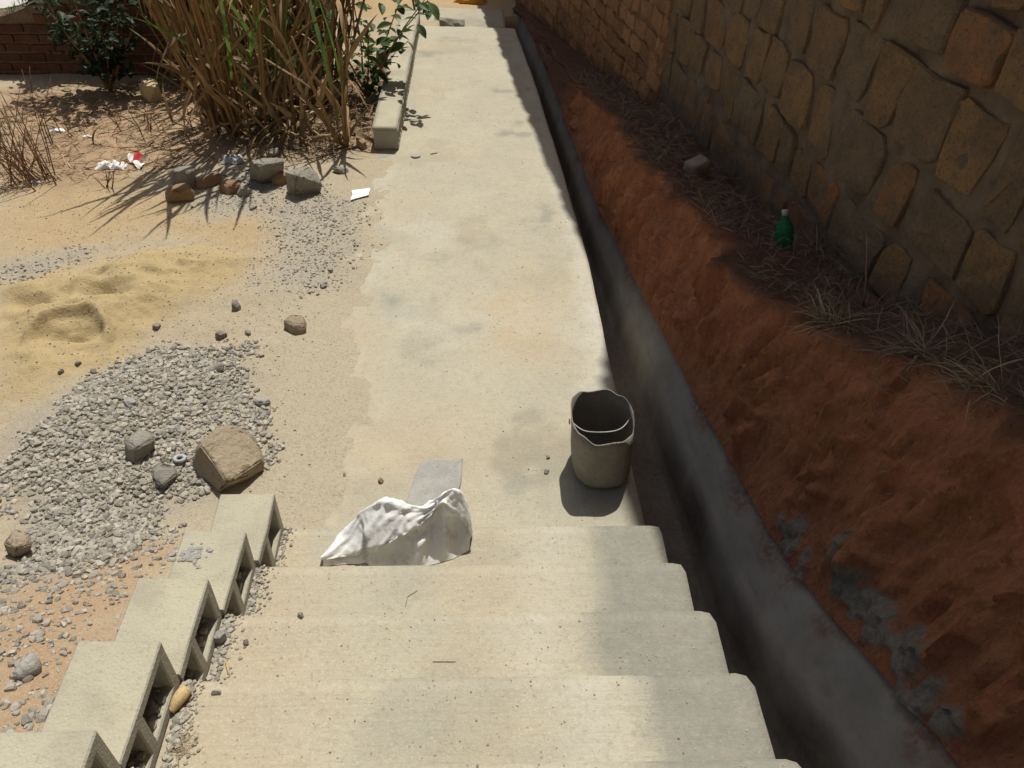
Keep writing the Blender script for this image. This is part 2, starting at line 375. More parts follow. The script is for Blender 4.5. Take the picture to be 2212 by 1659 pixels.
def put_rock(name, px, py, wpx, dims, mat, label, cat, bv, seed, rz=0.0, tilt=(0, 0), n=6, roundness=0.35, cuts=6, rough=0.05, group=None, sink=0.12, smooth=False):
    """rock whose base centre is seen at (px, py) and whose width shows wpx pixels; dims relative to its width"""
    p = hit(px, py, bv); w = px_m(wpx, p); d = [w*k for k in dims]
    V, F = rock_shape(d, seed, n, roundness, cuts, rough)
    me = bpy.data.meshes.new(name)
    rot = Matrix.Rotation(rz, 3, 'Z') @ Matrix.Rotation(tilt[0], 3, 'X') @ Matrix.Rotation(tilt[1], 3, 'Y')
    V = V @ np.array(rot).T; V[:, 2] -= V[:, 2].min() + d[2]*sink
    me.from_pydata(V.tolist(), [], F); o = link(name, me, mat, smooth=smooth); o.location = p
    return tag(o, label, cat, group)

def rough_box(lo, hi, seg, bev, amp, seed, freq=6.0):
    """box with worn edges, world coordinates"""
    lo = np.array(lo, float); hi = np.array(hi, float); bm = bmesh.new(); bmesh.ops.create_cube(bm, size=1.0)
    for v in bm.verts: v.co = Vector((lo+hi)/2 + np.array(v.co)*(hi-lo))
    ax = hi-lo
    for a in range(3):
        cuts = int(ax[a]/seg)
        if cuts > 0:
            es = [e for e in bm.edges if abs((e.verts[0].co-e.verts[1].co)[a]) > ax[a]*0.9]
            bmesh.ops.subdivide_edges(bm, edges=es, cuts=min(cuts, 60), use_grid_fill=True)
    V = np.array([v.co[:] for v in bm.verts]); bm.verts.index_update(); F = [[v.index for v in f.verts] for f in bm.faces]; bm.free()
    inner = np.clip(V, lo+bev, hi-bev); d = V-inner; L = np.linalg.norm(d, axis=1, keepdims=True); L[L == 0] = 1
    V = inner + d/L*np.minimum(L, bev)
    f = freq
    for a in range(3):
        V[:, a] += fbm(V[:, (a+1) % 3]*f+seed, V[:, (a+2) % 3]*f+V[:, a]*f*0.7, 3, seed+a)*amp*2
    return V, F

# ------------------------------------------------------------------ polygons given in photo pixels, on the ground plane
def gp(pts):
    out = []
    for (x, y) in pts:
        d = ray(x, y); t = (SL*CAM[1]-CAM[2])/(d[2]-SL*d[1]); p = CAM+t*d
        if p[1] < 0.25:                           # the ground climbs beside the stairs
            for _ in range(30):
                zz = climb(p[1])+SL*max(p[1], 0); t = (zz-CAM[2])/d[2]; p = p*0.5+(CAM+t*d)*0.5
        out.append((p[0], p[1]))
    return np.array(out)

def climb(y):
    return 0.06*0.52*np.logaddexp(0, (0.14-np.asarray(y, float))/0.06)

def poly_dist(X, Y, poly):
    """signed distance, positive inside"""
    inside = np.zeros(X.shape, bool); dmin = np.full(X.shape, 1e9); n = len(poly)
    for i in range(n):
        x0, y0 = poly[i]; x1, y1 = poly[(i+1) % n]
        cond = ((y0 > Y) != (y1 > Y)) & (X < (x1-x0)*(Y-y0)/((y1-y0) if y1 != y0 else 1e-9)+x0); inside ^= cond
        dx, dy = x1-x0, y1-y0; t = np.clip(((X-x0)*dx+(Y-y0)*dy)/(dx*dx+dy*dy), 0, 1)
        dmin = np.minimum(dmin, np.hypot(X-x0-t*dx, Y-y0-t*dy))
    return np.where(inside, dmin, -dmin)

SAND = gp([(0, 610), (150, 585), (300, 548), (430, 535), (560, 560), (470, 620), (400, 660), (330, 705), (235, 775), (110, 835), (0, 870)])
GRAVEL = gp([(0, 955), (90, 880), (230, 800), (330, 742), (440, 745), (540, 765), (575, 800), (560, 860), (572, 930), (580, 1000), (470, 1060), (420, 1110), (330, 1160), (230, 1215), (100, 1250), (0, 1240)])
GRIT = gp([(560, 440), (700, 410), (800, 440), (790, 560), (745, 640), (640, 640), (560, 620), (600, 540)])
GRIT2 = gp([(0, 560), (120, 540), (190, 545), (100, 590), (0, 620)])
GRIT3 = gp([(380, 370), (600, 350), (700, 400), (560, 450), (470, 470), (420, 440)])
ORANGE = gp([(0, 410), (250, 395), (380, 430), (430, 480), (560, 460), (620, 480), (560, 560), (440, 520), (330, 500), (200, 520), (0, 560)])
REDZ = gp([(60, 1250), (270, 1180), (380, 1130), (390, 1200), (290, 1260), (200, 1390), (80, 1600), (-60, 1660), (-80, 1400)])
LITTER = gp([(0, 200), (200, 190), (500, 160), (850, 150), (800, 320), (620, 340), (420, 350), (200, 400), (0, 410)])
DIRT = gp([(420, 200), (640, 160), (850, 140), (810, 290), (640, 335), (470, 320)])

def path_x(y):        # right edge of the path
    return np.interp(y, [-9, 2.3, 3.8, 5.7, 7.4, 9, 14], [1.5, 1.49, 1.43, 1.33, 1.21, 1.12, 0.9])

def ground_parts(X, Y):
    sd = poly_dist(X, Y, SAND); gd = poly_dist(X, Y, GRAVEL)
    z = SL*np.clip(Y, 0, 7.6) + climb(Y)
    z = z + fbm(X*1.1, Y*1.1, 3, 1)*0.03*sstep(0.0, 0.4, -X) + fbm(X*6, Y*6, 4, 2)*0.014 + fbm(X*38, Y*38, 2, 3)*0.004
    # sand heap
    ms = sstep(-0.08, 0.28, sd); z = z + ms*(0.085 + fbm(X*3.0, Y*4.6, 5, 5)*0.10)
    # sheltered scoop cut by a shovel
    cx, cy = gp([(146, 742)])[0]; r = np.hypot(X-cx, Y-cy); rad = 0.20
    ang = np.arctan2(Y-cy, X-cx)
    back = sstep(-0.35, 0.35, np.sin(ang))
    z = z + np.where(r < rad, -0.055*back*(1-(r/rad)**2) + 0.005*np.sin(r*300)*back*sstep(.25, .6, r/rad), 0)
    z = z + 0.05*np.exp(-((r-rad*1.06)/0.024)**2)*back
    for (px, py, rr, dz) in ((60, 655, 0.09, -0.05), (95, 662, 0.07, -0.04), (215, 648, 0.075, -0.055), (235, 640, 0.06, -0.03), (215, 610, 0.05, -0.03), (30, 690, 0.07, -0.03), (185, 628, 0.10, 0.03), (60, 630, 0.12, 0.03), (300, 600, 0.12, 0.02)):
        ax, ay = gp([(px, py)])[0]; z = z + dz*np.exp(-(((X-ax)/rr)**2 + ((Y-ay)/(rr*0.6))**2))
    # gravel heap
    mg = sstep(-0.05, 0.35, gd); z = z + mg*(0.05 + fbm(X*2.6, Y*2.6, 3, 8)*0.05)
    # flat along the path, falling away beneath it
    edge = sstep(-0.30, -0.06, X)*sstep(8.2, 7.0, Y)
    x0 = 0.03-0.13*sstep(0.9, 1.9, Y)
    flat = SL*np.clip(Y, 0, 9)+climb(Y)*sstep(0.05, -0.1, Y) + np.clip(0.010-0.055*(X-x0+fbm(X*6, Y*6, 4, 6)*0.17), -0.05, 0.009) + fbm(X*30, Y*30, 2, 3)*0.003
    z = z*(1-edge) + flat*edge
    under = sstep(0.36, 0.42, X)*sstep(-8.5, -8.0, Y)*sstep(8.55, 8.45, Y)
    under = np.maximum(under, sstep(-0.2, -0.17, X)*sstep(0.0, -0.05, Y)*sstep(-8.5, -8.0, Y))
    under = np.where(X > 60, 0, under)
    low = -0.55 + fbm(X*3, Y*3, 3, 4)*0.03
    far = sstep(7.5, 8.1, Y)*sstep(-0.9, -0.3, X); z = z*(1-far) + low*far
    z = z*(1-under) + (-1.0)*under
    return z, sd, gd

def axis(parts):
    a = [np.arange(s, e, st) for s, e, st in parts]; return np.concatenate(a)
gx = axis([(-60, -8, 6.0), (-8, -4.6, 0.4), (-4.6, -2.3, 0.035), (-2.3, 0.46, 0.0135), (0.46, 1.6, 0.1), (1.6, 8, 0.6), (8, 61, 6.0)])
gy = axis([(-60, -8, 6.0), (-8, -2.0, 0.4), (-2.0, 2.9, 0.0135), (2.9, 6.6, 0.028), (6.6, 10.5, 0.06), (10.5, 20, 0.7), (20, 81, 6.0)])
GX, GY = np.meshgrid(gx, gy, indexing='ij')
GZ, sdist, gdist = ground_parts(GX, GY)
nz = fbm(GX*5, GY*5, 4, 21)*0.16; nz2 = fbm(GX*2.2, GY*2.2, 3, 25)*0.25
def soft(poly, w, k=1.0): return np.clip(sstep(-w, w, poly_dist(GX, GY, poly)+nz*k), 0, 1)
zone = np.ones(GX.shape+(4,)); zone_b = np.ones(GX.shape+(4,))
zone[..., 0] = soft(SAND, 0.10, 0.9)
zone[..., 1] = np.maximum.reduce([soft(GRAVEL, 0.12)*0.75, soft(GRIT, 0.14)*0.9, soft(GRIT2, 0.1)*0.8, soft(GRIT3, 0.12)*0.8])
zone[..., 2] = np.maximum.reduce([soft(REDZ, 0.10)*0.85, soft(LITTER, 0.2)*1.0,  sstep(0.05, 0.2, nz2)*0.35*sstep(0.0, -0.4, GY)])
zone_b[..., 0] = np.maximum(soft(ORANGE, 0.16)*0.85, sstep(7.4, 8.2, GY))
zone_b[..., 2] = sstep(-0.75, -0.15, GX + nz*1.2)*sstep(-0.1, 0.2, GY)*sstep(5.0, 2.2, GY)*(1-zone[..., 1]*0.8)
zone_b[..., 1] = np.maximum(soft(DIRT, 0.15)*0.75, soft(LITTER, 0.15, 1.5)*0.55*sstep(-.02, .03, nz))
ground = grid_mesh('ground', np.stack([GX, GY, GZ], -1), 'soil', {'zone': zone, 'zone_b': zone_b}); tag(ground, kind='structure')
BV_G = bvh_of(ground)

# ------------------------------------------------------------------ path slab
py_ = axis([(0.0, 7.31, 0.03)]); NX = 64
PX = np.zeros((NX, len(py_), 3)); pz = np.ones((NX, len(py_), 4))
us = np.linspace(0, 1, NX)
for j, y in enumerate(py_):
    xl = -0.035 + fbm(y*2.0, 3.3, 3, 31)*0.025; xr = path_x(y) + fbm(y*3.0, 7.7, 3, 33)*0.005
    PX[:, j, 0] = xl + (xr-xl)*us; PX[:, j, 1] = y
X, Y = PX[..., 0], PX[..., 1]
PX[..., 2] = SL*Y + fbm(X*3, Y*3, 3, 35)*0.006 + fbm(X*22, Y*8, 3, 36)*0.0025
PX[:2, :, 2] -= np.array([[0.006], [0.0015]]); PX[-2:, :, 2] -= np.array([[0.002], [0.008]])
nzp = fbm(X*4, Y*4, 4, 41); nzq = fbm(X*1.5, Y*1.5, 3, 42)
def pblob(px, py, rx, ry):
    a = gp([(px, py)])[0]; return np.exp(-(((X-a[0])/rx)**2+((Y-a[1])/ry)**2)*(1+nzp*0.9))
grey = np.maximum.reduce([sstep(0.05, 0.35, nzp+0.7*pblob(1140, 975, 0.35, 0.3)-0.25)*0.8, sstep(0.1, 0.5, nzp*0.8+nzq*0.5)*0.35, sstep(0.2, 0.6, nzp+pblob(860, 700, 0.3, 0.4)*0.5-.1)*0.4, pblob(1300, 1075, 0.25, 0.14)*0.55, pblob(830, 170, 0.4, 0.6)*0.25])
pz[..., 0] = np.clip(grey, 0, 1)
soilm = sstep(0.35, 0.0, X + nzp*0.25)*sstep(2.1, 0.8, Y+nzp)*0.8
pz[..., 1] = np.clip(np.maximum.reduce([pblob(1130, 700, 0.22, 0.30)*0.8, pblob(1150, 600, 0.15, 0.3)*0.3, soilm*0.65, sstep(0.15, 0.5, nzq)*0.25, pblob(870, 960, 0.35, 0.3)*0.45]), 0, 1)
pz[..., 2] = np.clip(sstep(0.16, 0.03, path_x(Y)-X + nzp*0.12)*0.65*sstep(0.6, 1.2, Y) + sstep(0.1, 0.45, fbm(X*2, Y*2, 4, 47))*0.35, 0, 1)
# sides of the slab
side = PX[-1:, :, :].copy(); side[..., 0] += 0.004; side[..., 2] = -0.75
lft = PX[:1, :, :].copy(); lft[..., 0] -= 0.002; lft[..., 2] -= 0.2
P2 = np.concatenate([lft, PX, side], 0); Z2 = np.concatenate([pz[:1], pz, pz[-1:]], 0)
endc = P2[:, -1:, :].copy(); endc[..., 1] += 0.004; endc[..., 2] = -0.75
P2 = np.concatenate([P2, endc], 1); Z2 = np.concatenate([Z2, Z2[:, -1:]], 1)
path = grid_mesh('path', P2, 'cement', {'zone': Z2}, flip=False); tag(path, kind='structure')
BV_P = bvh_of(path)

# lower slab beyond the ramp
a = np.linspace(-0.08, 1.13, 30); b = np.linspace(7.33, 8.5, 24)
X2, Y2 = np.meshgrid(a, b, indexing='ij'); Z0 = -0.45 + fbm(X2*4, Y2*4, 3, 51)*0.008
zz = np.ones(X2.shape+(4,)); zz[..., 0] = 0.25+sstep(0.1, .4, fbm(X2*3, Y2*3, 3, 52))*0.5; zz[..., 1] = 0.1; zz[..., 2] = 0
P3 = np.stack([X2, Y2, Z0], -1)
e0 = P3[:, -1:].copy(); e0[..., 1] += 0.003; e0[..., 2] = -0.9; P3 = np.concatenate([P3, e0], 1); zz = np.concatenate([zz, zz[:, -1:]], 1)
e1 = P3[-1:].copy(); e1[..., 0] += 0.003; e1[..., 2] = -0.9; P3 = np.concatenate([P3, e1], 0); zz = np.concatenate([zz, zz[-1:]], 0)
low_slab = grid_mesh('lower_path', P3, 'cement', {'zone': zz}); tag(low_slab, kind='structure'); BV_L = bvh_of(low_slab)

# ------------------------------------------------------------------ stairs
stairs = empty('concrete_staircase', (0.65, 0, 0))
tag(stairs, 'dusty grey cement staircase coming down to the path', 'staircase')
STEPV = []
for k in range(1, 10):
    y1 = -(k-1)*SD + 0.0; y0 = -k*SD - 0.03
    V, F = rough_box((-0.225, y0, (k-1)*SH-0.75), (W + 0.004*k, y1, k*SH), 0.045, 0.005, 0.0017, 60+k, 5.0)
    # rounded right-hand front corner
    xr = V[:, 0]-(W-0.02); yf = V[:, 1]-(y1-0.016)
    m = (xr > 0) & (yf > 0); L = np.hypot(xr, yf*1.25); f = np.where(m & (L > 0.02), 0.02/np.maximum(L, 1e-6), 1)
    V[:, 0] = np.where(m, W-0.02+xr*f, V[:, 0]); V[:, 1] = np.where(m, y1-0.016+yf*f, V[:, 1])
    me = bpy.data.meshes.new('step'); me.from_pydata((V-np.array([0.65, 0, 0])).tolist(), [], F); me.update()
    nn = fbm(V[:, 0]*4, V[:, 1]*4+k*3, 4, 70); n5 = fbm(V[:, 0]*1.6, V[:, 1]*2+k, 3, 75)
    A = np.ones((len(V), 4)); thr = on_z(*[(1262, 1175), (1268, 1270), (1258, 1390), (1395, 1540), (1350, 1700), (1350, 1900), (1350, 2100), (1350, 2300), (1350, 2500)][k-1], k*SH)[0]
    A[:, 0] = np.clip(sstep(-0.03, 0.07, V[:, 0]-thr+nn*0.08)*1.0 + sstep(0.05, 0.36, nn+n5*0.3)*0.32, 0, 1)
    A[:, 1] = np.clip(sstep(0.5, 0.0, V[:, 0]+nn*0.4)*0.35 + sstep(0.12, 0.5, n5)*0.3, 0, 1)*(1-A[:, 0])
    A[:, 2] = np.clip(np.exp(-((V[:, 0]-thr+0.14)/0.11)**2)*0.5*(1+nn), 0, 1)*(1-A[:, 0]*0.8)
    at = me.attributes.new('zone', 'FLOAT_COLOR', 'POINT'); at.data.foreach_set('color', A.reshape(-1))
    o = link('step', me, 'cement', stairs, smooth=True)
    STEPV.append((V, F))
allV = []; allF = []
for V, F in STEPV:
    o0 = len(allV); allV += V.tolist(); allF += [[i+o0 for i in f] for f in F]
BV_S = BVHTree.FromPolygons(allV, allF)

# ------------------------------------------------------------------ drain along the right side
XB = np.array([(-4, 2.2, 2.3), (-2.2, 2.05, 1.25), (-1.15, 2.0, .65), (-.78, 2.0, .45), (-.37, 2.0, .22), (.0, 1.99, .07), (.4, 1.96, .0), (1.14, 1.87, -.05), (2, 1.77, -.1), (3.3, 1.64, -.2), (4.5, 1.58, -.25), (6, 1.49, -.3), (7.5, 1.40, -.38), (9, 1.28, -.55), (14, 1.0, -.8)])
def bank_b(y): return np.interp(y, XB[:, 0], XB[:, 1]), np.interp(y, XB[:, 0], XB[:, 2])
ys = axis([(-3.5, 9.6, 0.06)]); prof = []
for y in ys:
    xe = float(path_x(y)); xb_, zt_ = bank_b(y); w = xb_-xe
    stair = 0.568*max(0.0, -y-0.1); zf = SL*max(y, 0)-0.46 + stair - 0.05*float(sstep(7.2, 7.6, y))*3
    if y < 0: zf = min(zf, zt_-0.20)
    pts = [(xe-0.06, zf+0.02), (xe+0.02, zf)]
    for k, tt in enumerate(np.linspace(0, 1, 31)):
        x = xe+0.03+(w+0.03)*tt; s_ = sstep(0.56, 0.66, tt)*0.42 + np.clip((tt-0.6)/0.4, 0, 1)*0.54 + tt*0.04
        pts.append((x, zf + (zt_+0.01-zf)*s_ + 0.018*math.exp(-((tt-0.62)/0.05)**2)*(1 if y < 0.6 else 0)))
    pts.append((xb_+0.12, zt_-0.10))
    prof.append([(x, y, z_ + float(fbm(x*5, y*2, 3, 81))*0.005) for x, z_ in pts])
DP = np.array(prof).transpose(1, 0, 2); DZ = np.ones(DP.shape[:2]+(4,)); tv = np.concatenate([[0, 0], np.linspace(0, 1, 31), [1]])[:, None]
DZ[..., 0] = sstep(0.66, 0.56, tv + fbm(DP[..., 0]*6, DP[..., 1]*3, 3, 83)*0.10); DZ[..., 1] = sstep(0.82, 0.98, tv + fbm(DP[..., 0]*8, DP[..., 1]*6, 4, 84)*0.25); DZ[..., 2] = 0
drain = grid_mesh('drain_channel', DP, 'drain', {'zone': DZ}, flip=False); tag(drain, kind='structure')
BV_D = bvh_of(drain)

# ------------------------------------------------------------------ red earth bank and ledge
EDGE = np.array([(-4, 2.45, 2.5), (-2.2, 2.38, 1.85), (-1, 2.33, 1.4), (-.42, 2.31, 1.14), (-.12, 2.31, 1.03), (.14, 2.28, .90), (.48, 2.20, .72), (.75, 2.14, .63), (1.11, 2.08, .54), (1.52, 2.05, .55), (1.96, 1.98, .48), (2.62, 1.90, .40), (3.35, 1.82, .31), (4.3, 1.75, .13), (5.2, 1.68, -.06), (6, 1.60, -.18), (7.5, 1.47, -.32), (9, 1.33, -.5), (14, 1.05, -.75)])
WBASE = np.array([(-4, 2.5), (-2.2, 1.85), (-1, 1.4), (-.3, 1.14), (.24, .93), (.6, .74), (1.03, .53), (1.44, .43), (1.97, .30), (2.6, .20), (3.15, .15), (4, .10), (4.85, -.07), (6, -.20), (7.13, -.33), (8.7, -.5), (14, -.75)])
WP = np.array([(3.30, -4.0), (2.31, 4.2), (1.45, 8.4), (0.95, 11.0), (0.4, 13.8)])
def wall_x(y): return np.interp(y, WP[:, 1], WP[:, 0])
ys = axis([(-3.6, 4.6, 0.022), (4.6, 13.0, 0.06)]); NB = 76
BP = np.zeros((NB, len(ys), 3)); BZ = np.ones((NB, len(ys), 4))
for j, y in enumerate(ys):
    xb_, zt_ = bank_b(y); xe = np.interp(y, EDGE[:, 0], EDGE[:, 1]); ze = np.interp(y, EDGE[:, 0], EDGE[:, 2])
    xw = float(wall_x(y))+0.12; zw = np.interp(y, WBASE[:, 0], WBASE[:, 1]); v = np.linspace(0, 1, NB)
    q = np.clip(v/0.62, 0, 1); g = np.clip((v-0.62)/0.38, 0, 1)
    jag = float(fbm(y*2.8, 1.1, 5, 91, 0.6))*0.10
    x = np.where(v < 0.62, xb_+0.015+(xe+jag-xb_)*q, xe+jag+(xw-xe-jag)*g); zb = np.where(v < 0.62, zt_-0.02+(ze-zt_)*q, ze+(zw-ze)*g)
    face = np.sin(np.pi*np.clip(v/0.70, 0, 1))**0.5*sstep(0.0, 0.16, v)
    rough = fbm(y*4.5+x*1.3, zb*1.6+v*0.6, 4, 95)*0.10 + fbm(y*15, zb*2.2, 4, 97)*0.085 + fbm(y*30, zb*24, 3, 96)*0.030
    rough = np.where(rough < -0.035, rough*1.5, rough)
    x = x + face*rough*(0.45+0.55*min(1, (ze-zt_)/0.5)); zb = zb + (1-face)*fbm(y*9, x*9, 4, 99)*0.03*(v > 0.5)
    zb = zb - 0.015*np.exp(-((v-0.62)/0.02)**2)
    BP[:, j, 0] = x; BP[:, j, 1] = y + face*fbm(y*8, zb*8, 2, 98)*0.02; BP[:, j, 2] = zb
    spl = fbm(y*3.3, v*9.0, 3, 103); band = np.exp(-((v-0.20-0.10*math.sin(y*4))/0.11)**2)
    BZ[:, j, 0] = 0; BZ[:, j, 1] = sstep(0.56, 0.68, v + fbm(y*6, v*5, 3, 105)*0.10); BZ[:, j, 2] = 0
    if y > 4.6: BZ[:, j, 1] = np.maximum(BZ[:, j, 1], float(sstep(4.6, 5.6, y)))
_d = BP-CAM; _w = _d@fw; _bv = BVHTree.FromPolygons([tuple(p) for p in BP.reshape(-1, 3)], [(i*BP.shape[1]+j, (i+1)*BP.shape[1]+j, (i+1)*BP.shape[1]+j+1, i*BP.shape[1]+j+1) for i in range(NB-1) for j in range(BP.shape[1]-1)])
for (px, py, rx, ry) in ((1712, 1165, .05, .10), (1735, 1225, .05, .07), (1810, 1175, .035, .10), (1838, 1255, .05, .09), (1868, 1300, .06, .05), (1905, 1350, .07, .07), (1965, 1395, .07, .06), (2010, 1480, .07, .10), (2055, 1560, .06, .06), (1690, 1130, .03, .04)):
    hp = _bv.ray_cast(Vector(CAM), Vector(ray(px, py)).normalized())[0]
    if hp is None: continue
    dd = np.sqrt(((BP[..., 1]-hp.y)/rx)**2+((BP[..., 2]-hp.z)/ry)**2) + fbm(BP[..., 1]*14, BP[..., 2]*14, 4, 107)*1.1
    BZ[..., 0] = np.maximum(BZ[..., 0], sstep(1.0, 0.75, dd))
BP[..., 0] += BZ[..., 0]*(-0.012+fbm(BP[..., 1]*40, BP[..., 2]*40, 3, 108)*0.03)
bank = grid_mesh('earth_bank', BP, 'bank', {'zone': BZ}, flip=False); tag(bank, kind='structure')
BV_B = bvh_of(bank)

# ------------------------------------------------------------------ tall wall on the bank: rubble stones near, bricks farther off
TOP = np.array([(-4, 8.4), (2.8, 8.3), (3.3, 8.15), (4.4, 7.9), (4.401, 6.3), (5.08, 5.95), (5.58, 5.7), (6.35, 5.15), (7.37, 4.5), (8.74, 3.35), (11, 1.7), (13, 0.8)])
def wall_core(name, y0, y1, parent, mat, rec=0.0):
    yy = np.unique(np.concatenate([np.arange(y0, y1, 0.05), [y1]])); rows = np.concatenate([np.arange(0, 0.5, 0.04)/0.5*0.28, np.linspace(0.285, 1, 14)])
    P = np.zeros((len(rows)+2, len(yy), 3))
    for j, y in enumerate(yy):
        zb = float(np.interp(y, WBASE[:, 0], WBASE[:, 1]))-0.35; zt_ = float(np.interp(min(y, 4.3999) if y1 < 4.5 else max(y, 4.402), TOP[:, 0], TOP[:, 1])); x = float(wall_x(y))+rec
        zs = zb+(zt_-zb)*rows
        P[:-2, j, 0] = x + fbm(y*8, zs*8, 4, 111)*0.038; P[:-2, j, 1] = y; P[:-2, j, 2] = zs
        P[-2, j] = (x+0.45, y, zt_+0.002); P[-1, j] = (x+0.45, y, zb)
    P -= np.array(parent.location)
    o = grid_mesh(name, P, mat, smooth=True, flip=True); o.parent = parent
    return o
stone_wall = empty('stone_wall', (2.6, 2.0, 0.2)); tag(stone_wall, 'tall shaded wall of rough ochre stone blocks on top of the red bank', 'wall')
brick_wall = empty('brick_wall', (1.8, 6.4, -0.2)); tag(brick_wall, 'tall reddish brick wall rising straight beside the far drain', 'wall')
wall_core('mortar_bed', -3.9, 4.4, stone_wall, 'mortar', 0.003); wall_core('mortar_bed', 4.402, 13.0, brick_wall, 'red_mortar', 0.008)

def stone_mesh(name, corners, proud, parent, mat, seed, wob=0.014, mb=None, rim=0.07, cutr=(0.05, 0.17)):
    """corners: four (y, z) of a stone on the wall; the outline gets cut corners and bulges"""
    rr = random.Random(seed); c4 = [Vector(c) for c in corners]; cen = sum(c4, Vector((0, 0)))/4
    ring = []
    for i in range(4):
        a, b = c4[i], c4[(i+1) % 4]; cut = rr.uniform(*cutr)
        for t_ in (cut, 0.5, 1-rr.uniform(*cutr)):
            p = a.lerp(b, t_); ring.append(p + Vector((rr.uniform(-wob, wob), rr.uniform(-wob, wob))))
    n = len(ring); V = []; F = []
    for (ins, pr) in ((0.0, -0.03), (rim*0.25, proud*0.65), (rim, proud), (0.55, proud*1.08)):
        for p in ring:
            q = p.lerp(cen, ins); V.append((float(wall_x(q.y if False else q[0]))-pr-(rr.uniform(-.006, .006) if ins else 0), q[0], q[1]))
    V.append((float(wall_x(cen[0]))-proud*1.1-rr.uniform(-.006, .006), cen[0], cen[1]))
    for k in range(3):
        for i in range(n): F.append((k*n+i, k*n+(i+1) % n, (k+1)*n+(i+1) % n, (k+1)*n+i))
    for i in range(n): F.append((3*n+i, 3*n+(i+1) % n, 4*n))
    F = [f[::-1] for f in F]
    if mb is not None: mb.add(V, F); return
    me = bpy.data.meshes.new(name); L = parent.location
    me.from_pydata([(a-L.x, b-L.y, c_-L.z) for a, b, c_ in V], [], F)
    return link(name, me, mat, parent, smooth=False)

rest = MB(); sr = random.Random(5); zc = -0.13; ci = 0; cnt = 0; HG = [0.33, 0.32, 0.33, 0.32, 0.36, 0.33, 0.36]
while zc < 8.2:
    hgt = HG[ci % 7]; y = -3.8 + sr.uniform(0, 0.3)
    while y < 4.36:
        wd = sr.uniform(0.20, 0.46); y2 = min(y+wd, 4.39)
        if y2-y > 0.09:
            base = float(np.interp((y+y2)/2, WBASE[:, 0], WBASE[:, 1]))
            wav = lambda yy, q_: q_ + 0.02*math.sin(yy*1.3+ci*1.7) + float(fbm(yy*2.2, round(q_*10)*1.7, 2, 121))*0.08
            g1, g2, g3, g4 = (0.004+0.055*sr.random()**2.0 for _ in range(4))
            cs = [(y+g1, wav(y, zc)+g3), (y2-g2, wav(y2, zc)+g3), (y2-g2+sr.uniform(-.05, .05), wav(y2, zc+hgt)-g4), (y+g1+sr.uniform(-.05, .05), wav(y, zc+hgt)-g4)]
            pr = sr.uniform(0.004, 0.02) + (0.028 if zc > 1.45 else 0)
            if zc+hgt > base+0.03:
                if zc < 2.6 and y2 > -1.6:
                    stone_mesh('stone', cs, pr, stone_wall, 'stone', 1000+cnt); cnt += 1
                elif zc < 8.0: stone_mesh('stone', cs, pr, stone_wall, 'stone', 1000+cnt, mb=rest)
        y = y2
    zc += hgt; ci += 1
o = rest.build('upper_stones', 'stone', stone_wall, True); o['kind'] = 'stuff'
restb = MB(); zc = -0.75; ci = 0; nb = 0; sr = random.Random(9); cand = []
while zc < 5.6:
    hgt = sr.uniform(0.12, 0.17); y = 4.41 + (0.11 if ci % 2 else 0) - 0.2
    while y < 12.5:
        wd = sr.uniform(0.17, 0.29); y1_ = max(y, 4.412); y2 = y+wd
        base = float(np.interp((y1_+y2)/2, WBASE[:, 0], WBASE[:, 1])); top = float(np.interp((y1_+y2)/2, TOP[:, 0], TOP[:, 1]))
        if y2-y1_ > 0.06 and base-0.04 < zc+hgt < top-0.02:
            g_ = [sr.uniform(-.002, .018) for _ in range(8)]; cs = [(y1_+g_[0], zc+g_[1]), (y2-g_[2], zc+g_[3]), (y2-g_[4], zc+hgt-g_[5]), (y1_+g_[6], zc+hgt-g_[7])]
            dep = 2.69-zc+ (y1_+2); d3 = np.array([wall_x(y1_), y1_, zc])-CAM; dp = float(d3@fw); vpx = 829.5-FPX*float(d3@up)/dp
            cand.append((0 if vpx > -60 else 1, dp, cs))
        y = y2
    zc += hgt; ci += 1
cand.sort(key=lambda q_: (q_[0], q_[1]))
for i, (hid, dp, cs) in enumerate(cand):
    pr = sr.uniform(-0.004, 0.016)
    if i < 290 and not hid: stone_mesh('brick', cs, pr, brick_wall, 'brick', 4000+i, wob=0.018, rim=0.06)
    else: stone_mesh('brick', cs, pr, brick_wall, 'brick', 4000+i, wob=0.006, mb=restb, rim=0.10)
o = restb.build('upper_bricks', 'brick_stuff', brick_wall, True); o['kind'] = 'stuff'

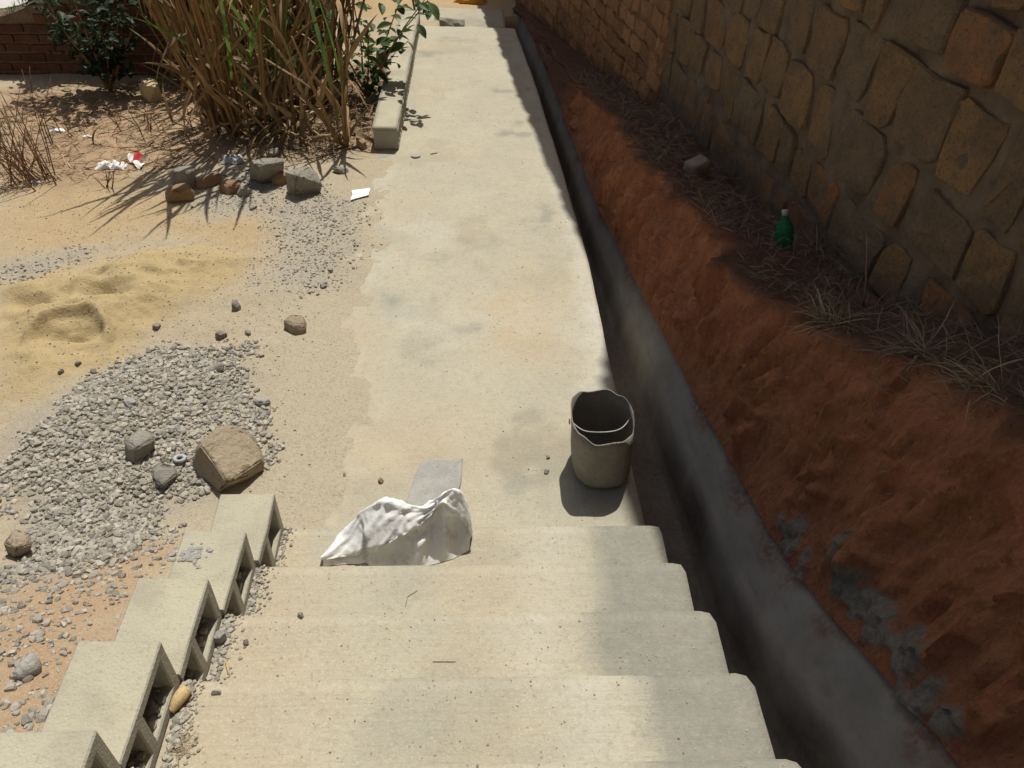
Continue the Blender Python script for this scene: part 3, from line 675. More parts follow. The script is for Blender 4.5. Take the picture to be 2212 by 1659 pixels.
# ------------------------------------------------------------------ hollow blocks
def hollow_block(L, Wd, H, ncell, wallt=0.032):
    """block lying on its side: cells open towards +x; origin at the middle of its base"""
    bm = bmesh.new()
    ys_ = [-L/2]; cw = (L-wallt*(ncell+1))/ncell
    for i in range(ncell): ys_ += [-L/2+wallt*(i+1)+cw*i, -L/2+wallt*(i+1)+cw*(i+1)]
    ys_.append(L/2); zs_ = [0, wallt, H-wallt, H]
    vs = {}
    def v(x, i, k, ins=0.0):
        key = (round(x, 4), i, k)
        if key not in vs: vs[key] = bm.verts.new((x, ys_[i], zs_[k]))
        return vs[key]
    xf = Wd/2; xb_ = -Wd/2; xi = -Wd/2+0.03; n = len(ys_)
    for i in range(n-1):
        for k in range(3):
            hole = (i % 2 == 1) and k == 1
            if not hole: bm.faces.new((v(xf, i, k), v(xf, i+1, k), v(xf, i+1, k+1), v(xf, i, k+1)))
            else:
                a, b, c_, d = v(xf, i, k), v(xf, i+1, k), v(xf, i+1, k+1), v(xf, i, k+1)
                def iv(vv, kk):
                    key = ('in', vv.co.y, vv.co.z)
                    return bm.verts.new((xi, vv.co.y*0.985+(ys_[i]+ys_[i+1])/2*0.015, vv.co.z))
                a2, b2, c2, d2 = iv(a, 0), iv(b, 0), iv(c_, 0), iv(d, 0)
                bm.faces.new((a, b, b2, a2)); bm.faces.new((b, c_, c2, b2)); bm.faces.new((c_, d, d2, c2)); bm.faces.new((d, a, a2, d2)); bm.faces.new((a2, b2, c2, d2))
            bm.faces.new((v(xb_, i, k+1), v(xb_, i+1, k+1), v(xb_, i+1, k), v(xb_, i, k)))
        bm.faces.new((v(xf, i, 3), v(xf, i+1, 3), v(xb_, i+1, 3), v(xb_, i, 3)))
        bm.faces.new((v(xb_, i, 0), v(xb_, i+1, 0), v(xf, i+1, 0), v(xf, i, 0)))
    for k in range(3):
        bm.faces.new((v(xb_, 0, k), v(xf, 0, k), v(xf, 0, k+1), v(xb_, 0, k+1)))
        bm.faces.new((v(xb_, n-1, k+1), v(xf, n-1, k+1), v(xf, n-1, k), v(xb_, n-1, k)))
    bmesh.ops.recalc_face_normals(bm, faces=bm.faces[:])
    es = [e for e in bm.edges if len(e.link_faces) == 2 and e.calc_face_angle(0) > 0.6]
    bmesh.ops.bevel(bm, geom=es, offset=0.004, segments=1, affect='EDGES', clamp_overlap=True)
    me = bpy.data.meshes.new('hollow_block'); bm.to_mesh(me); bm.free(); return me

blk = [('hollow concrete block beside the lowest step, at the foot of the stairs', -0.10+0.02),
       ('hollow concrete block with a crusty grey mortar stain, second from the foot', -0.095),
       ('hollow concrete block beside the third step, next to a grey mortar lump', -0.105),
       ('hollow concrete block beside the corncob, second from the bottom of the photo', -0.11),
       ('hollow concrete block cut off by the bottom left corner of the photo', -0.105)]
lenb = 0.40; BLOCKS = []
for k, (lab, xo) in enumerate(blk):
    me = hollow_block(0.375, 0.20, 0.20, 2, 0.036)
    # uneven faces
    for v_ in me.vertices:
        v_.co.z += float(fbm(v_.co.x*9+k*7, v_.co.y*9, 2, 131))*0.008*(1 if v_.co.z > 0.1 else 0); v_.co.x += float(fbm(v_.co.y*8, v_.co.z*8+k, 2, 133))*0.006
    o = link('hollow_block', me, 'block'); yf = -k*SD
    o.location = (xo, yf-0.1875+0.0, (k+1)*SH+0.004); o.rotation_euler = (0, 0, R.uniform(-0.02, 0.02))
    if k == 2: o.location.z -= 0.0
    tag(o, lab, 'block', 'blocks stepping up the left side of the stairs'); BLOCKS.append(o)
    # trim back end so that it does not enter the next block: the next block stands one riser higher, so shorten
    for v_ in me.vertices:
        if v_.co.y < -0.10: v_.co.y = -0.10 + (v_.co.y+0.10)*0.11

# mortar crust between blocks and treads
for k in range(5):
    mb = MB()
    for i in range(300):
        y = -k*SD - R.uniform(0.0, 0.30); x = abs(R.gauss(0, 0.028))+0.004; s_ = R.uniform(0.0015, 0.0065)*(1.3 if x < .03 else .8)
        V, F = rock_shape((s_*2.2, s_*2, s_*1.5), R.randrange(9999), 2, 0.6, 2, 0.1); V[:, :2] = V[:, :2] @ np.array([[.8, .6], [-.6, .8]])
        mb.add(V+np.array([x, y, (k+1)*SH+s_*0.35]), F)
    for i in range(70):
        y = -k*SD - R.uniform(0.03, 0.27); x = -R.uniform(0.022, 0.12); s_ = R.uniform(0.004, 0.013)
        V, F = rock_shape((s_*2.2, s_*2, s_*1.7), R.randrange(9999), 2, 0.6, 2, 0.1); mb.add(V+np.array([x, y, (k+1)*SH+0.04+s_*0.5+R.random()**2*0.03*(-x/0.1)]), F)
    o = mb.build('mortar_crumbs', 'gravel'); tag(o, 'grey mortar crumbs along the foot of block %s' % ['one', 'two', 'three', 'four', 'five'][k], 'crumbs', kind='stuff')

# ------------------------------------------------------------------ kerb of hollow blocks along the left of the path
kerb = empty('block_kerb', (0.075, 5.6, -0.2)); tag(kerb, 'long low kerb of hollow blocks capped with cement along the path edge', 'kerb')
me = hollow_block(0.405, 0.19, 0.155, 4, 0.026)
yk = 3.955
for i in range(8):
    o = link('hollow_block', me, 'block', kerb); yc = yk+0.2025+i*0.4065
    o.location = (0.075+0.002*math.sin(i*2.1)-kerb.location.x, yc-kerb.location.y, SL*yc+0.004-kerb.location.z); o.rotation_euler = (math.atan(SL), 0, 0.004*math.sin(i*3))
V, F = rough_box((-0.03, 3.945, 0.0), (0.171, 7.225, 0.022), 0.045, 0.009, 0.003, 140, 7)
V[:, 2] += SL*V[:, 1]+0.163
m_ = bpy.data.meshes.new('cement_cap'); m_.from_pydata((V-np.array(kerb.location)).tolist(), [], F)
link('cement_cap', m_, 'block', kerb, smooth=True)

# ------------------------------------------------------------------ bucket cut from a plastic can
bx, by = 1.34, 0.49; bz = SL*by+0.003
bucket = empty('cut_bucket', (bx, by, bz)); tag(bucket, 'grubby grey bucket cut from a plastic can, wire handle, wavy rim', 'bucket')
na = 56; H = 0.325
def rim_h(a): return H + 0.012*math.sin(a*2+0.6)+0.008*math.sin(a*5+1.0)+0.006*math.sin(a*9+2) + 0.02*max(0, math.cos(a-2.2))**6
def ringp(a, rx, ry, e=2.7):
    cx_, sy_ = math.cos(a), math.sin(a)
    return (math.copysign(abs(cx_)**(2/e), cx_)*rx, math.copysign(abs(sy_)**(2/e), sy_)*ry)
prof_o = [(0.0, 0.0, 0), (0.09, 0.0, 0), (0.112, 0.006, 0), (0.126, 0.022, 0), (0.132, 0.05, 0), (0.134, 0.12, 0), (0.133, 0.2, 0), (0.134, 0.26, 0), (0.135, 1, 0)]
V = []; F = []
def addring(r, zf, inset):
    for i in range(na):
        a = 2*math.pi*i/na; ww = 1+0.018*math.sin(a*3+zf*8)*min(1, zf/0.2)
        x, y = ringp(a, r*ww, r*1.22*ww); zz_ = rim_h(a) if zf == 1 else zf*(rim_h(a)/H if zf > 0.15 else 1)
        lean = zz_*-0.10
        V.append((x+lean*0.9, y-zz_*0.02, zz_))
rings = [(0.0001, 0.0), (0.09, 0.0), (0.112, 0.006), (0.126, 0.022), (0.1315, 0.05), (0.134, 0.12), (0.132, 0.2), (0.1335, 0.26), (0.1345, 1)]
inner = [(0.1305, 1), (0.1295, 0.255), (0.128, 0.2), (0.130, 0.12), (0.1275, 0.05), (0.11, 0.018), (0.0001, 0.014)]
for r_, zf in rings+inner: addring(r_, zf, 0)
nr = len(rings)+len(inner)
for k in range(nr-1):
    for i in range(na): F.append((k*na+i, k*na+(i+1) % na, (k+1)*na+(i+1) % na, (k+1)*na+i))
me = bpy.data.meshes.new('body'); me.from_pydata(V, [], F); o = link('body', me, ['bucket', 'bucket_inside'], bucket, smooth=True)
for p_ in me.polygons:
    if p_.index >= (len(rings))*na: p_.material_index = 1
mb = MB(); Lb = np.array([bx, by, bz])
pL = np.array([-0.155, 0.012, 0.272]); pR = np.array([0.115, 0.05, 0.285])
mid = [pL, pL*0.8+pR*0.2+np.array([0.0, -0.055, -0.012]), pL*0.5+pR*0.5+np.array([0.01, -0.095, 0.006]), pL*0.22+pR*0.78+np.array([0.0, -0.085, 0.004]), pR*0.95+pL*.05+np.array([0.0, -0.03, -0.0]), pR]
pts = []
for i in range(len(mid)-1):
    p0, p1, p2, p3 = mid[max(i-1, 0)], mid[i], mid[i+1], mid[min(i+2, len(mid)-1)]
    for t_ in np.linspace(0, 1, 6, endpoint=False): pts.append(Lb+0.5*((2*p1)+(-p0+p2)*t_+(2*p0-5*p1+4*p2-p3)*t_**2+(-p0+3*p1-3*p2+p3)*t_**3))
pts.append(Lb+mid[-1]); mb.tube(pts, 0.0028, 6); mb.build('wire_handle', 'wire', bucket, True)
for s_, pp in ((-1, pL), (1, pR)):
    mb = MB(); cpt = Lb+pp+np.array([0.004*s_, 0, 0]); ring = [cpt+np.array([0.004*s_, math.cos(a)*0.011, math.sin(a)*0.011]) for a in np.linspace(0, 2*math.pi, 13)]
    mb.tube(ring, 0.0026, 5, False); mb.build('wire_loop', 'wire', bucket, True)

# ------------------------------------------------------------------ crumpled white sack on the lowest step
def on_y(px, py, Y):
    d = ray(px, py); return CAM + d*(Y-CAM[1])/d[1]
# per column: ridge (px, py, y), lower edge of the upper fold (px, py, y), foot (px, y)
cols_px = [
 ((690, 1207, -.175), (697, 1211, -.18), (702, -.185)), ((722, 1168, -.105), (738, 1204, -.165), (745, -.175)), ((745, 1143, -.075), (772, 1192, -.155), (778, -.175)),
 ((772, 1112, -.055), (790, 1160, -.12), (794, -.17)), ((800, 1090, -.045), (797, 1184, -.17), (806, -.20)), ((830, 1075, -.045), (830, 1176, -.17), (832, -.20)),
 ((860, 1079, -.05), (864, 1160, -.155), (866, -.20)), ((888, 1090, -.055), (892, 1142, -.13), (896, -.195)), ((914, 1095, -.055), (918, 1122, -.10), (925, -.185)),
 ((940, 1084, -.045), (940, 1104, -.08), (946, -.175)), ((962, 1068, -.035), (956, 1090, -.07), (962, -.165)), ((988, 1058, -.02), (974, 1106, -.075), (978, -.155)),
 ((1004, 1078, -.03), (996, 1118, -.075), (992, -.14)), ((1013, 1106, -.05), (1010, 1136, -.085), (1006, -.125)), ((1021, 1150, -.085), (1018, 1162, -.10), (1014, -.115))]
C = []
for (rp, fp, gp_) in cols_px:
    r_, f_ = on_y(*rp), on_y(*fp); r_[2] = max(r_[2], .178); f_[2] = max(f_[2], .176)
    ft = on_z(gp_[0], 1200, .174); ft[1] = gp_[1]; hh = f_[2]-.172
    mid_ = r_*.5+f_*.5+np.array([0, 0, .012]); tk = f_*.62+ft*.38+np.array([0, .035*min(1, hh/.1), 0])
    C.append([np.array([r_[0], r_[1]+.035, .172]), r_, mid_, f_, f_+np.array([0, .012, -.010])*min(1, hh/.05), tk, ft])
C = np.array(C)
def cr(A, n):
    out = []; m = len(A)
    for i in range(m-1):
        p0, p1, p2, p3 = A[max(i-1, 0)], A[i], A[i+1], A[min(i+2, m-1)]
        for t_ in np.linspace(0, 1, n, endpoint=False): out.append(0.5*((2*p1)+(-p0+p2)*t_+(2*p0-5*p1+4*p2-p3)*t_**2+(-p0+3*p1-3*p2+p3)*t_**3))
    out.append(A[-1]); return np.array(out)
S1 = cr(C, 9); S2 = cr(S1.transpose(1, 0, 2), 9).transpose(1, 0, 2)
uu, vv = np.meshgrid(np.linspace(0, 12, S2.shape[0]), np.linspace(0, 5, S2.shape[1]), indexing='ij')
rid = 0.5-np.abs(fbm(uu*0.75+vv*0.5, vv*0.8-uu*0.25, 3, 151)); rid2 = 0.5-np.abs(fbm(uu*2.1-vv*1.1, vv*1.7+uu*0.4, 2, 155))
du = np.gradient(S2, axis=0); dv = np.gradient(S2, axis=1); nr_ = np.cross(du, dv); nr_ /= np.linalg.norm(nr_, axis=2, keepdims=True)+1e-9
nr_ *= np.sign(nr_[..., 2:].mean())
wgt = np.sin(np.pi*np.clip(uu/12, 0.02, 0.98))**0.5*np.sin(np.pi*np.clip(vv/5, 0, 1))**0.6
cre = np.zeros(uu.shape); rc = random.Random(23)
for k in range(70):
    au, av, an = rc.uniform(0.5, 11.5), rc.uniform(0.6, 4.4), rc.uniform(-0.9, 0.5); ln = rc.uniform(0.9, 2.6); wd_ = rc.uniform(0.08, 0.30)
    ta = (uu-au)*math.cos(an)+(vv-av)*1.6*math.sin(an); tb_ = -(uu-au)*math.sin(an)+(vv-av)*1.6*math.cos(an)
    cre += rc.choice((1, 1, -0.8))*np.clip(1-np.abs(tb_)/wd_, 0, 1)*sstep(ln, ln*0.4, np.abs(ta))*wd_*rc.uniform(0.03, 0.065)
S2 = S2 + nr_*((rid-0.32)*0.028+(rid2-0.33)*0.008+cre)[..., None]*wgt[..., None]
S2[..., 1] -= (0.016*np.sin(uu*2.6+vv*0.9)+0.003*np.sin(uu*5.3-vv*1.7+1.0))*sstep(2.7, 3.6, vv)*sstep(5.0, 4.5, vv)*sstep(2.5, 4.0, uu)
S2[..., 2] = np.maximum(S2[..., 2], np.where(S2[..., 1] > 0.012, 0.02, SH+0.004))
S2[:, :, 1] = np.clip(S2[:, :, 1], -0.292, None)
S2 -= np.array([0.45, -0.12, 0.17])
sack = grid_mesh('plastic_sack', S2, 'sack'); sack.location = (0.45, -0.12, 0.17)
tag(sack, 'crumpled white woven plastic sack lying on the lowest step', 'sack')
# flat cement slab behind it
def slab(name, poly_px, z0, th, mat, label, cat, bv=None, amp=0.002, lift=0.002):
    pts = [np.array(hit(x, y, bv)) if bv is not None else on_z(x, y, z0) for x, y in poly_px]
    cen = sum(pts)/len(pts); n = len(pts); sub = []
    for i in range(n):
        for t_ in (0, 0.33, 0.67): sub.append(pts[i]*(1-t_)+pts[(i+1) % n]*t_ + np.array([R.uniform(-amp, amp), R.uniform(-amp, amp), 0]))
    m = len(sub); V = []; F = []
    for k, (ins, dz) in enumerate(((0, lift), (0, lift+th*0.8), (0.04, lift+th), (0.5, lift+th*1.05))):
        for p in sub: q_ = p*(1-ins)+cen*ins; V.append((q_[0], q_[1], q_[2]+dz+(R.uniform(-1, 1)*amp*0.4 if k > 1 else 0)))
    V.append((cen[0], cen[1], cen[2]+lift+th*1.05)); V.append((cen[0], cen[1], cen[2]+lift))
    for k in range(3):
        for i in range(m): F.append((k*m+i, k*m+(i+1) % m, (k+1)*m+(i+1) % m, (k+1)*m+i))
    for i in range(m): F.append((3*m+i, 3*m+(i+1) % m, 4*m)); F.append(((i+1) % m, i, 4*m+1))
    mb = MB(); mb.add(V, F); o = mb.build(name, mat)
    bpy.context.view_layer.update()
    return tag(o, label, cat)
slab('cement_slab', [(908, 1004), (935, 996), (972, 1000), (1000, 994), (998, 1030), (992, 1062), (1000, 1108), (872, 1108), (884, 1070), (896, 1034)], 0, 0.016, 'patch', 'thin grey cracked cement slab lying flat behind the sack', 'slab', BV_P)

# ------------------------------------------------------------------ gravel heap and grit
tmplV = [rock_shape((1, R.uniform(.6, .9), R.uniform(.45, .7)), 300+i, 2, 0.5, 4, 0.08) for i in range(40)]
def scatter(name, polys, label, mat, n, smin, smax, bv, margin=0.05, dens_pow=1.0, kind='stuff', cat='gravel'):
    mb = MB(); allv = []; allf = []; allr = []; o0 = 0; F0 = np.array(tmplV[0][1]); cntv = len(tmplV[0][0])
    for poly, frac in polys:
        lo, hi = poly.min(0)-margin, poly.max(0)+margin; k = 0; tries = 0; want = int(n*frac)
        P = rng.uniform(lo, hi, (want*6, 2)); d = poly_dist(P[:, 0], P[:, 1], poly) + fbm(P[:, 0]*5, P[:, 1]*5, 3, 161)*0.22
        pr = sstep(-margin, margin*3, d); keep = P[rng.random(len(P)) < pr][:want]
        for x, y in keep:
            h_ = bv.ray_cast(Vector((x, y, 5)), Vector((0, 0, -1)))[0]
            if h_ is None: continue
            s_ = smin*(smax/smin)**(R.random()**1.6); V = tmplV[R.randrange(40)][0]*s_; a = R.uniform(0, 6.28); b = R.uniform(-.4, .4)
            Rm = np.array(Matrix.Rotation(a, 3, 'Z') @ Matrix.Rotation(b, 3, 'X')); V = V@Rm.T + np.array([h_[0], h_[1], h_[2]+s_*R.uniform(0.05, 0.3)])
            allv.append(V); allf.append(F0+o0); o0 += cntv; allr.append(np.full(cntv, R.random()))
    V = np.concatenate(allv); F = np.concatenate(allf); me = bpy.data.meshes.new(name)
    org = np.array([V[:, 0].mean(), V[:, 1].mean(), V[:, 2].min()])
    me.from_pydata((V-org).tolist(), [], F.tolist()); at = me.attributes.new('rnd', 'FLOAT', 'POINT'); at.data.foreach_set('value', np.concatenate(allr))
    o = link(name, me, mat); o.location = org; return tag(o, label, cat, kind=kind)
scatter('gravel_heap', [(GRAVEL, 1.0)], 'spread heap of grey crushed gravel left of the path', 'gravel', 8600, 0.009, 0.036, BV_G)
BR = gp([(0, 1240), (330, 1170), (400, 1130), (300, 1270), (240, 1390), (90, 1620), (0, 1659), (-120, 1659), (-120, 1240)])
scatter('loose_stones', [(BR, 1.0)], 'loose small stones on the red earth beside the hollow blocks', 'gravel', 750, 0.009, 0.034, BV_G)
scatter('grey_grit', [(GRIT, 0.5), (GRIT2, 0.16), (GRIT3, 0.34)], 'grey grit and chippings along the far left of the path', 'gravel', 3300, 0.005, 0.022, BV_G, 0.12)
FIELD = gp([(0, 400), (800, 400), (640, 1050), (0, 1240)])
scatter('small_pebbles', [(FIELD, 1.0)], 'tiny pebbles strewn over the bare ground', 'gravel', 4200, 0.003, 0.012, BV_G, 0.1)
PATHP = np.array([(0.0, 0.05), (1.45, 0.05), (1.4, 3.5), (1.25, 7.2), (0.2, 7.2), (0.0, 3.9)])
scatter('path_grit', [(PATHP, 1.0)], 'specks of grit on the cement path', 'gravel', 900, 0.003, 0.009, BV_P, 0.02)
STP = np.array([(0.02, -1.45), (1.4, -1.45), (1.45, -0.02), (0.02, -0.02)])
scatter('step_grit', [(STP, 1.0)], 'specks of grit on the cement steps', 'gravel', 1300, 0.0018, 0.007, BV_S, 0.02)

# ------------------------------------------------------------------ single stones
def hull_stone(name, pts, mat, label, cat, bv, seed, sub=3, amp=0.008):
    """angular stone from corners (px, py, height over the ground under it)"""
    ref = hit(pts[0][0], pts[0][1], bv)
    P = []
    for (x, y, hh) in pts:
        zg = ref.z; q_ = on_z(x, y, zg+hh)
        P.append(q_)
    P = np.array(P); bm = bmesh.new()
    for q_ in P: bm.verts.new(q_)
    low = P[P[:, 2] < ref.z+0.03]
    for q_ in low: bm.verts.new((q_[0]*0.96+P[:, 0].mean()*0.04, q_[1]*0.96+P[:, 1].mean()*0.04, ref.z-0.02))
    g_ = bmesh.ops.convex_hull(bm, input=bm.verts[:])
    bmesh.ops.delete(bm, geom=[v_ for v_ in bm.verts if not v_.link_faces], context='VERTS')
    bmesh.ops.dissolve_limit(bm, angle_limit=0.06, verts=bm.verts[:], edges=bm.edges[:])
    bmesh.ops.bevel(bm, geom=bm.edges[:], offset=0.006, segments=2, affect='EDGES', clamp_overlap=True)
    bmesh.ops.triangulate(bm, faces=bm.faces[:])
    for _ in range(sub):
        bmesh.ops.subdivide_edges(bm, edges=[e for e in bm.edges if e.calc_length() > 0.03], cuts=1)
        bmesh.ops.triangulate(bm, faces=bm.faces[:])
    bm.normal_update()
    for v_ in bm.verts:
        c_ = v_.co; v_.co = c_ + v_.normal*float(fbm(c_.x*14+c_.z*9, c_.y*14-c_.z*7, 4, seed))*amp*2
    org = Vector((P[:, 0].mean(), P[:, 1].mean(), ref.z))
    for v_ in bm.verts: v_.co -= org
    me = bpy.data.meshes.new(name); bm.to_mesh(me); bm.free(); o = link(name, me, mat); o.location = org
    me.polygons.foreach_set('use_smooth', [True]*len(me.polygons))
    return tag(o, label, cat)
hull_stone('quarry_stone', [(471, 1064, 0.0), (570, 1014, 0.0), (414, 992, 0.05), (426, 1026, 0.02), (484, 916, 0.14), (517, 919, 0.13), (572, 992, 0.06), (491, 1041, 0.10), (429, 958, 0.17), (545, 940, 0.02)], 'rock_tan', 'big tan angular stone at the gravel edge beside the stair foot', 'stone', BV_G, 7)
hull_stone('stone', [(292, 1004, 0.0), (327, 975, 0.0), (268, 985, 0.02), (266, 948, 0.08), (300, 926, 0.07), (335, 945, 0.07), (294, 968, 0.085), (325, 935, 0.02)], 'rock_grey', 'grey angular stone with a pale top sitting on the gravel', 'stone', BV_G, 9, 2, 0.004)
hull_stone('stone', [(350, 1060, 0.0), (384, 1030, 0.0), (328, 1040, 0.01), (322, 1012, 0.045), (345, 994, 0.05), (380, 1004, 0.05), (384, 1022, 0.04), (350, 1050, 0.05), (333, 1038, 0.05)], 'rock_grey', 'flat grey-brown stone between the big tan stone and the gravel', 'stone', BV_G, 10, 2, 0.004)
hull_stone('stone', [(30, 1207, 0.0), (62, 1195, 0.0), (8, 1190, 0.01), (4, 1172, 0.06), (30, 1140, 0.07), (60, 1146, 0.06), (68, 1175, 0.04), (35, 1185, 0.065)], 'rock_tan', 'rounded brown stone at the left edge of the photo below the gravel', 'stone', BV_G, 11, 2, 0.007)
hull_stone('stone', [(35, 1470, 0.0), (72, 1452, 0.0), (28, 1452, 0.03), (50, 1425, 0.04), (66, 1408, 0.03), (80, 1418, 0.02), (78, 1440, 0.02), (45, 1462, 0.02)], 'mortar_lump', 'pale grey chalky stone on red earth left of the blocks', 'stone', BV_G, 12, 2, 0.005)
hull_stone('stone', [(636, 724, 0.0), (661, 720, 0.0), (612, 708, 0.0), (611, 692, 0.05), (627, 678, 0.05), (655, 680, 0.05), (663, 697, 0.045), (637, 700, 0.06)], 'rock_tan', 'lone pinkish broken stone on bare ground left of the path', 'stone', BV_G, 13, 2, 0.004)
hull_stone('stone', [(560, 877, 0.0), (582, 873, 0.0), (546, 868, 0.01), (545, 862, 0.02), (560, 857, 0.022), (582, 860, 0.02), (584, 866, 0.018), (562, 871, 0.025)], 'mortar_lump', 'small flat pale stone between gravel and path', 'stone', BV_G, 14, 2, 0.003)
# upper left group
hull_stone('block_piece', [(388, 406, 0.0), (420, 405, 0.0), (372, 398, 0.0), (372, 370, 0.13), (380, 356, 0.13), (418, 358, 0.13), (424, 366, 0.12), (398, 372, 0.14)], 'rock_grey', 'dark grey block piece standing behind the round brown brick', 'block', BV_G, 15, 2, 0.004)
hull_stone('brick_piece', [(362, 438, 0.0), (408, 430, 0.0), (356, 418, 0.02), (358, 408, 0.06), (384, 396, 0.09), (405, 394, 0.09), (419, 410, 0.06), (419, 425, 0.02), (375, 410, 0.1)], 'rock_red', 'reddish-brown rounded brick piece nearest the leaf shadows', 'brick', BV_G, 16, 2, 0.006)
hull_stone('stone', [(492, 424, 0.0), (516, 416, 0.0), (474, 412, 0.0), (472, 394, 0.06), (490, 384, 0.07), (516, 388, 0.07), (521, 402, 0.05), (495, 398, 0.075)], 'rock_red', 'brown stone between the dark block piece and the two large blocks', 'stone', BV_G, 17, 2, 0.006)
hull_stone('block_piece', [(556, 396, 0.0), (610, 385, 0.0), (538, 388, 0.0), (537, 352, 0.17), (562, 342, 0.17), (612, 341, 0.17), (614, 350, 0.17), (572, 357, 0.19)], 'rock_grey', 'large squared grey block with a pale top in front of the canes', 'block', BV_G, 18, 2, 0.004)
hull_stone('stone', [(634, 424, 0.0), (692, 415, 0.0), (620, 410, 0.0), (615, 372, 0.17), (632, 364, 0.18), (662, 359, 0.16), (684, 375, 0.12), (694, 398, 0.07), (640, 380, 0.18)], 'rock_grey', 'large grey-brown wedge stone nearest the white paper', 'stone', BV_G, 19, 3, 0.006)
for i, a_ in enumerate([
    ('stone', 512, 666, 20, (1, .9, .9), 'rock_grey', 'small round grey stone above the lone pinkish stone'),
    ('stone', 477, 728, 22, (1, .9, .8), 'rock_grey', 'small grey stone at the top end of the gravel'),
    ('stone', 536, 722, 12, (1, .9, .8), 'rock_grey', 'tiny grey stone just right of the gravel top'),
    ('stone', 470, 800, 28, (1, .8, .6), 'rock_grey', 'dark grey stone half sunk in the upper gravel'),
    ('stone', 338, 708, 18, (1, .8, .6), 'rock_grey', 'small brown-grey stone at the edge of the yellow sand'),
    ('stone', 283, 872, 22, (1, .9, .6), 'mortar_lump', 'bluish grey lump in the middle of the gravel'),
    ('stone', 170, 785, 13, (1, .8, .6), 'rock_grey', 'small dark stone on the sand above the gravel'),
    ('stone', 132, 805, 11, (1, .9, .8), 'rock_grey', 'tiny dark stone between sand and gravel, left of its twin'),
    ('stone', 698, 620, 14, (1, .8, .6), 'rock_grey', 'small dark stone beside the path edge, lower of two'),
    ('stone', 715, 586, 16, (1, .7, .5), 'rock_grey', 'small flat dark stone beside the path edge, upper of two'),
    ('stone', 526, 418, 30, (1, .8, .6), 'rock_grey', 'pale stone in front of the squared grey block'),
    ('stone', 606, 395, 34, (1, .8, .8), 'rock_red', 'tan stone wedged between the two large blocks'),
    ('stone', 450, 402, 40, (1.6, .5, .5), 'rock_red', 'long brown stone lying behind the brown stone'),
    ('stone', 690, 250, 26, (1, .8, 1.0), 'rock_grey', 'pale grey stone in the litter under the canes'),
    ('stone', 810, 220, 36, (1.1, .6, .5), 'rock_grey', 'grey long stone leaning on the kerb near the canes'),
    ('block_piece', 717, 222, 40, (1, .8, 1.1), 'rock_grey', 'dark squared block in the shade between the canes'),
    ('brick_piece', 826, 135, 28, (1, .8, 1.0), 'rock_red', 'shaded red brick behind the kerb under the shrub'),
    ('wood_block', 783, 318, 24, (1, .6, .9), 'wood', 'small wooden block leaning at the kerb end'),
    ('boulder', 332, 212, 62, (1, .6, .62), 'sandstone', 'pale yellowish boulder in front of the dark bush'),
    ('stone', 590, 335, 26, (1, .8, .5), 'rock_grey', 'grey stone just behind the squared grey block'),
    ('stone', 735, 372, 30, (1.2, .5, .35), 'rock_grey', 'flat grey chip on the grit above the white paper'),
    ('stone', 545, 450, 18, (1, .8, .4), 'rock_grey', 'small flat chip on the orange soil'),
    ]):
    nm, px, py, wp, dm, mt, lb = a_
    put_rock(nm, px, py, wp, dm, mt, lb, {'brick_piece': 'brick', 'block_piece': 'block', 'wood_block': 'wood', 'boulder': 'boulder'}.get(nm, 'stone'), BV_G, 500+i, R.uniform(0, 3), (R.uniform(-.2, .2), R.uniform(-.2, .2)), roundness={'stone': 0.3, 'boulder': 0.6}.get(nm, 0.05), cuts={'stone': 6, 'boulder': 4}.get(nm, 2))
# on path and steps
for i, a_ in enumerate([
    ('mortar_lump', 476, 1385, 26, (1, .8, 1.2), 'mortar_lump', 'grey mortar lump beside the third hollow block', BV_S),
    ('pebble', 532, 1389, 13, (1, .8, .7), 'rock_grey', 'grey pebble right of the mortar lump', BV_S),
    ('pebble', 650, 1330, 16, (1, .7, .6), 'rock_grey', 'grey pebble on the edge of the third step', BV_S),
    ('pebble', 560, 1202, 14, (1, .8, .8), 'rock_grey', 'grey pebble at the foot of the lowest hollow block', BV_S),
    ('pebble', 466, 1497, 18, (1.3, .6, .5), 'rock_grey', 'grey pebble just right of the corncob', BV_S),
    ('pebble', 823, 1040, 15, (1, .8, .6), 'rock_red', 'dark brown pebble on the path left of the cement slab', BV_P),
    ('pebble', 627, 1066, 16, (1, .8, .6), 'mortar_lump', 'pale pebble on the ground above the lowest block', BV_P),
    ('pebble', 744, 1026, 9, (1, .8, .6), 'rock_grey', 'tiny dark pebble on the path, left of the brown pebble', BV_P),
    ('pebble', 1183, 988, 10, (1, .8, .6), 'rock_grey', 'dark pebble on the path just left of the bucket', BV_P),
    ('pebble', 1181, 1020, 13, (1, .8, .6), 'rock_grey', 'dark pebble on the path left of the bucket foot', BV_P),
    ('pebble', 1413, 1080, 12, (1, .8, .6), 'mortar_lump', 'pale pebble at the end of the bucket shadow', BV_P),
    ]):
    nm, px, py, wp, dm, mt, lb, bv = a_
    if hit(px, py, bv) is None: continue
    put_rock(nm, px, py, wp, dm, mt, lb, 'pebble' if nm == 'pebble' else 'lump', bv, 600+i, R.uniform(0, 3), n=4, sink=0.06)
for (px, py, wp, dm, lb, sdd, rz) in ((960, 58, 42, (1, .55, .42), 'broken grey block piece on the far lower slab, left of its mate', 701, .1), (990, 56, 27, (1, .6, .5), 'smaller grey block piece on the far lower slab, right of its mate', 702, -.1)):
    put_rock('block_piece', px, py, wp, dm, 'rock_grey', lb, 'block', BV_L, sdd, rz, n=6, roundness=0.08, cuts=3, rough=0.03, sink=0.03)
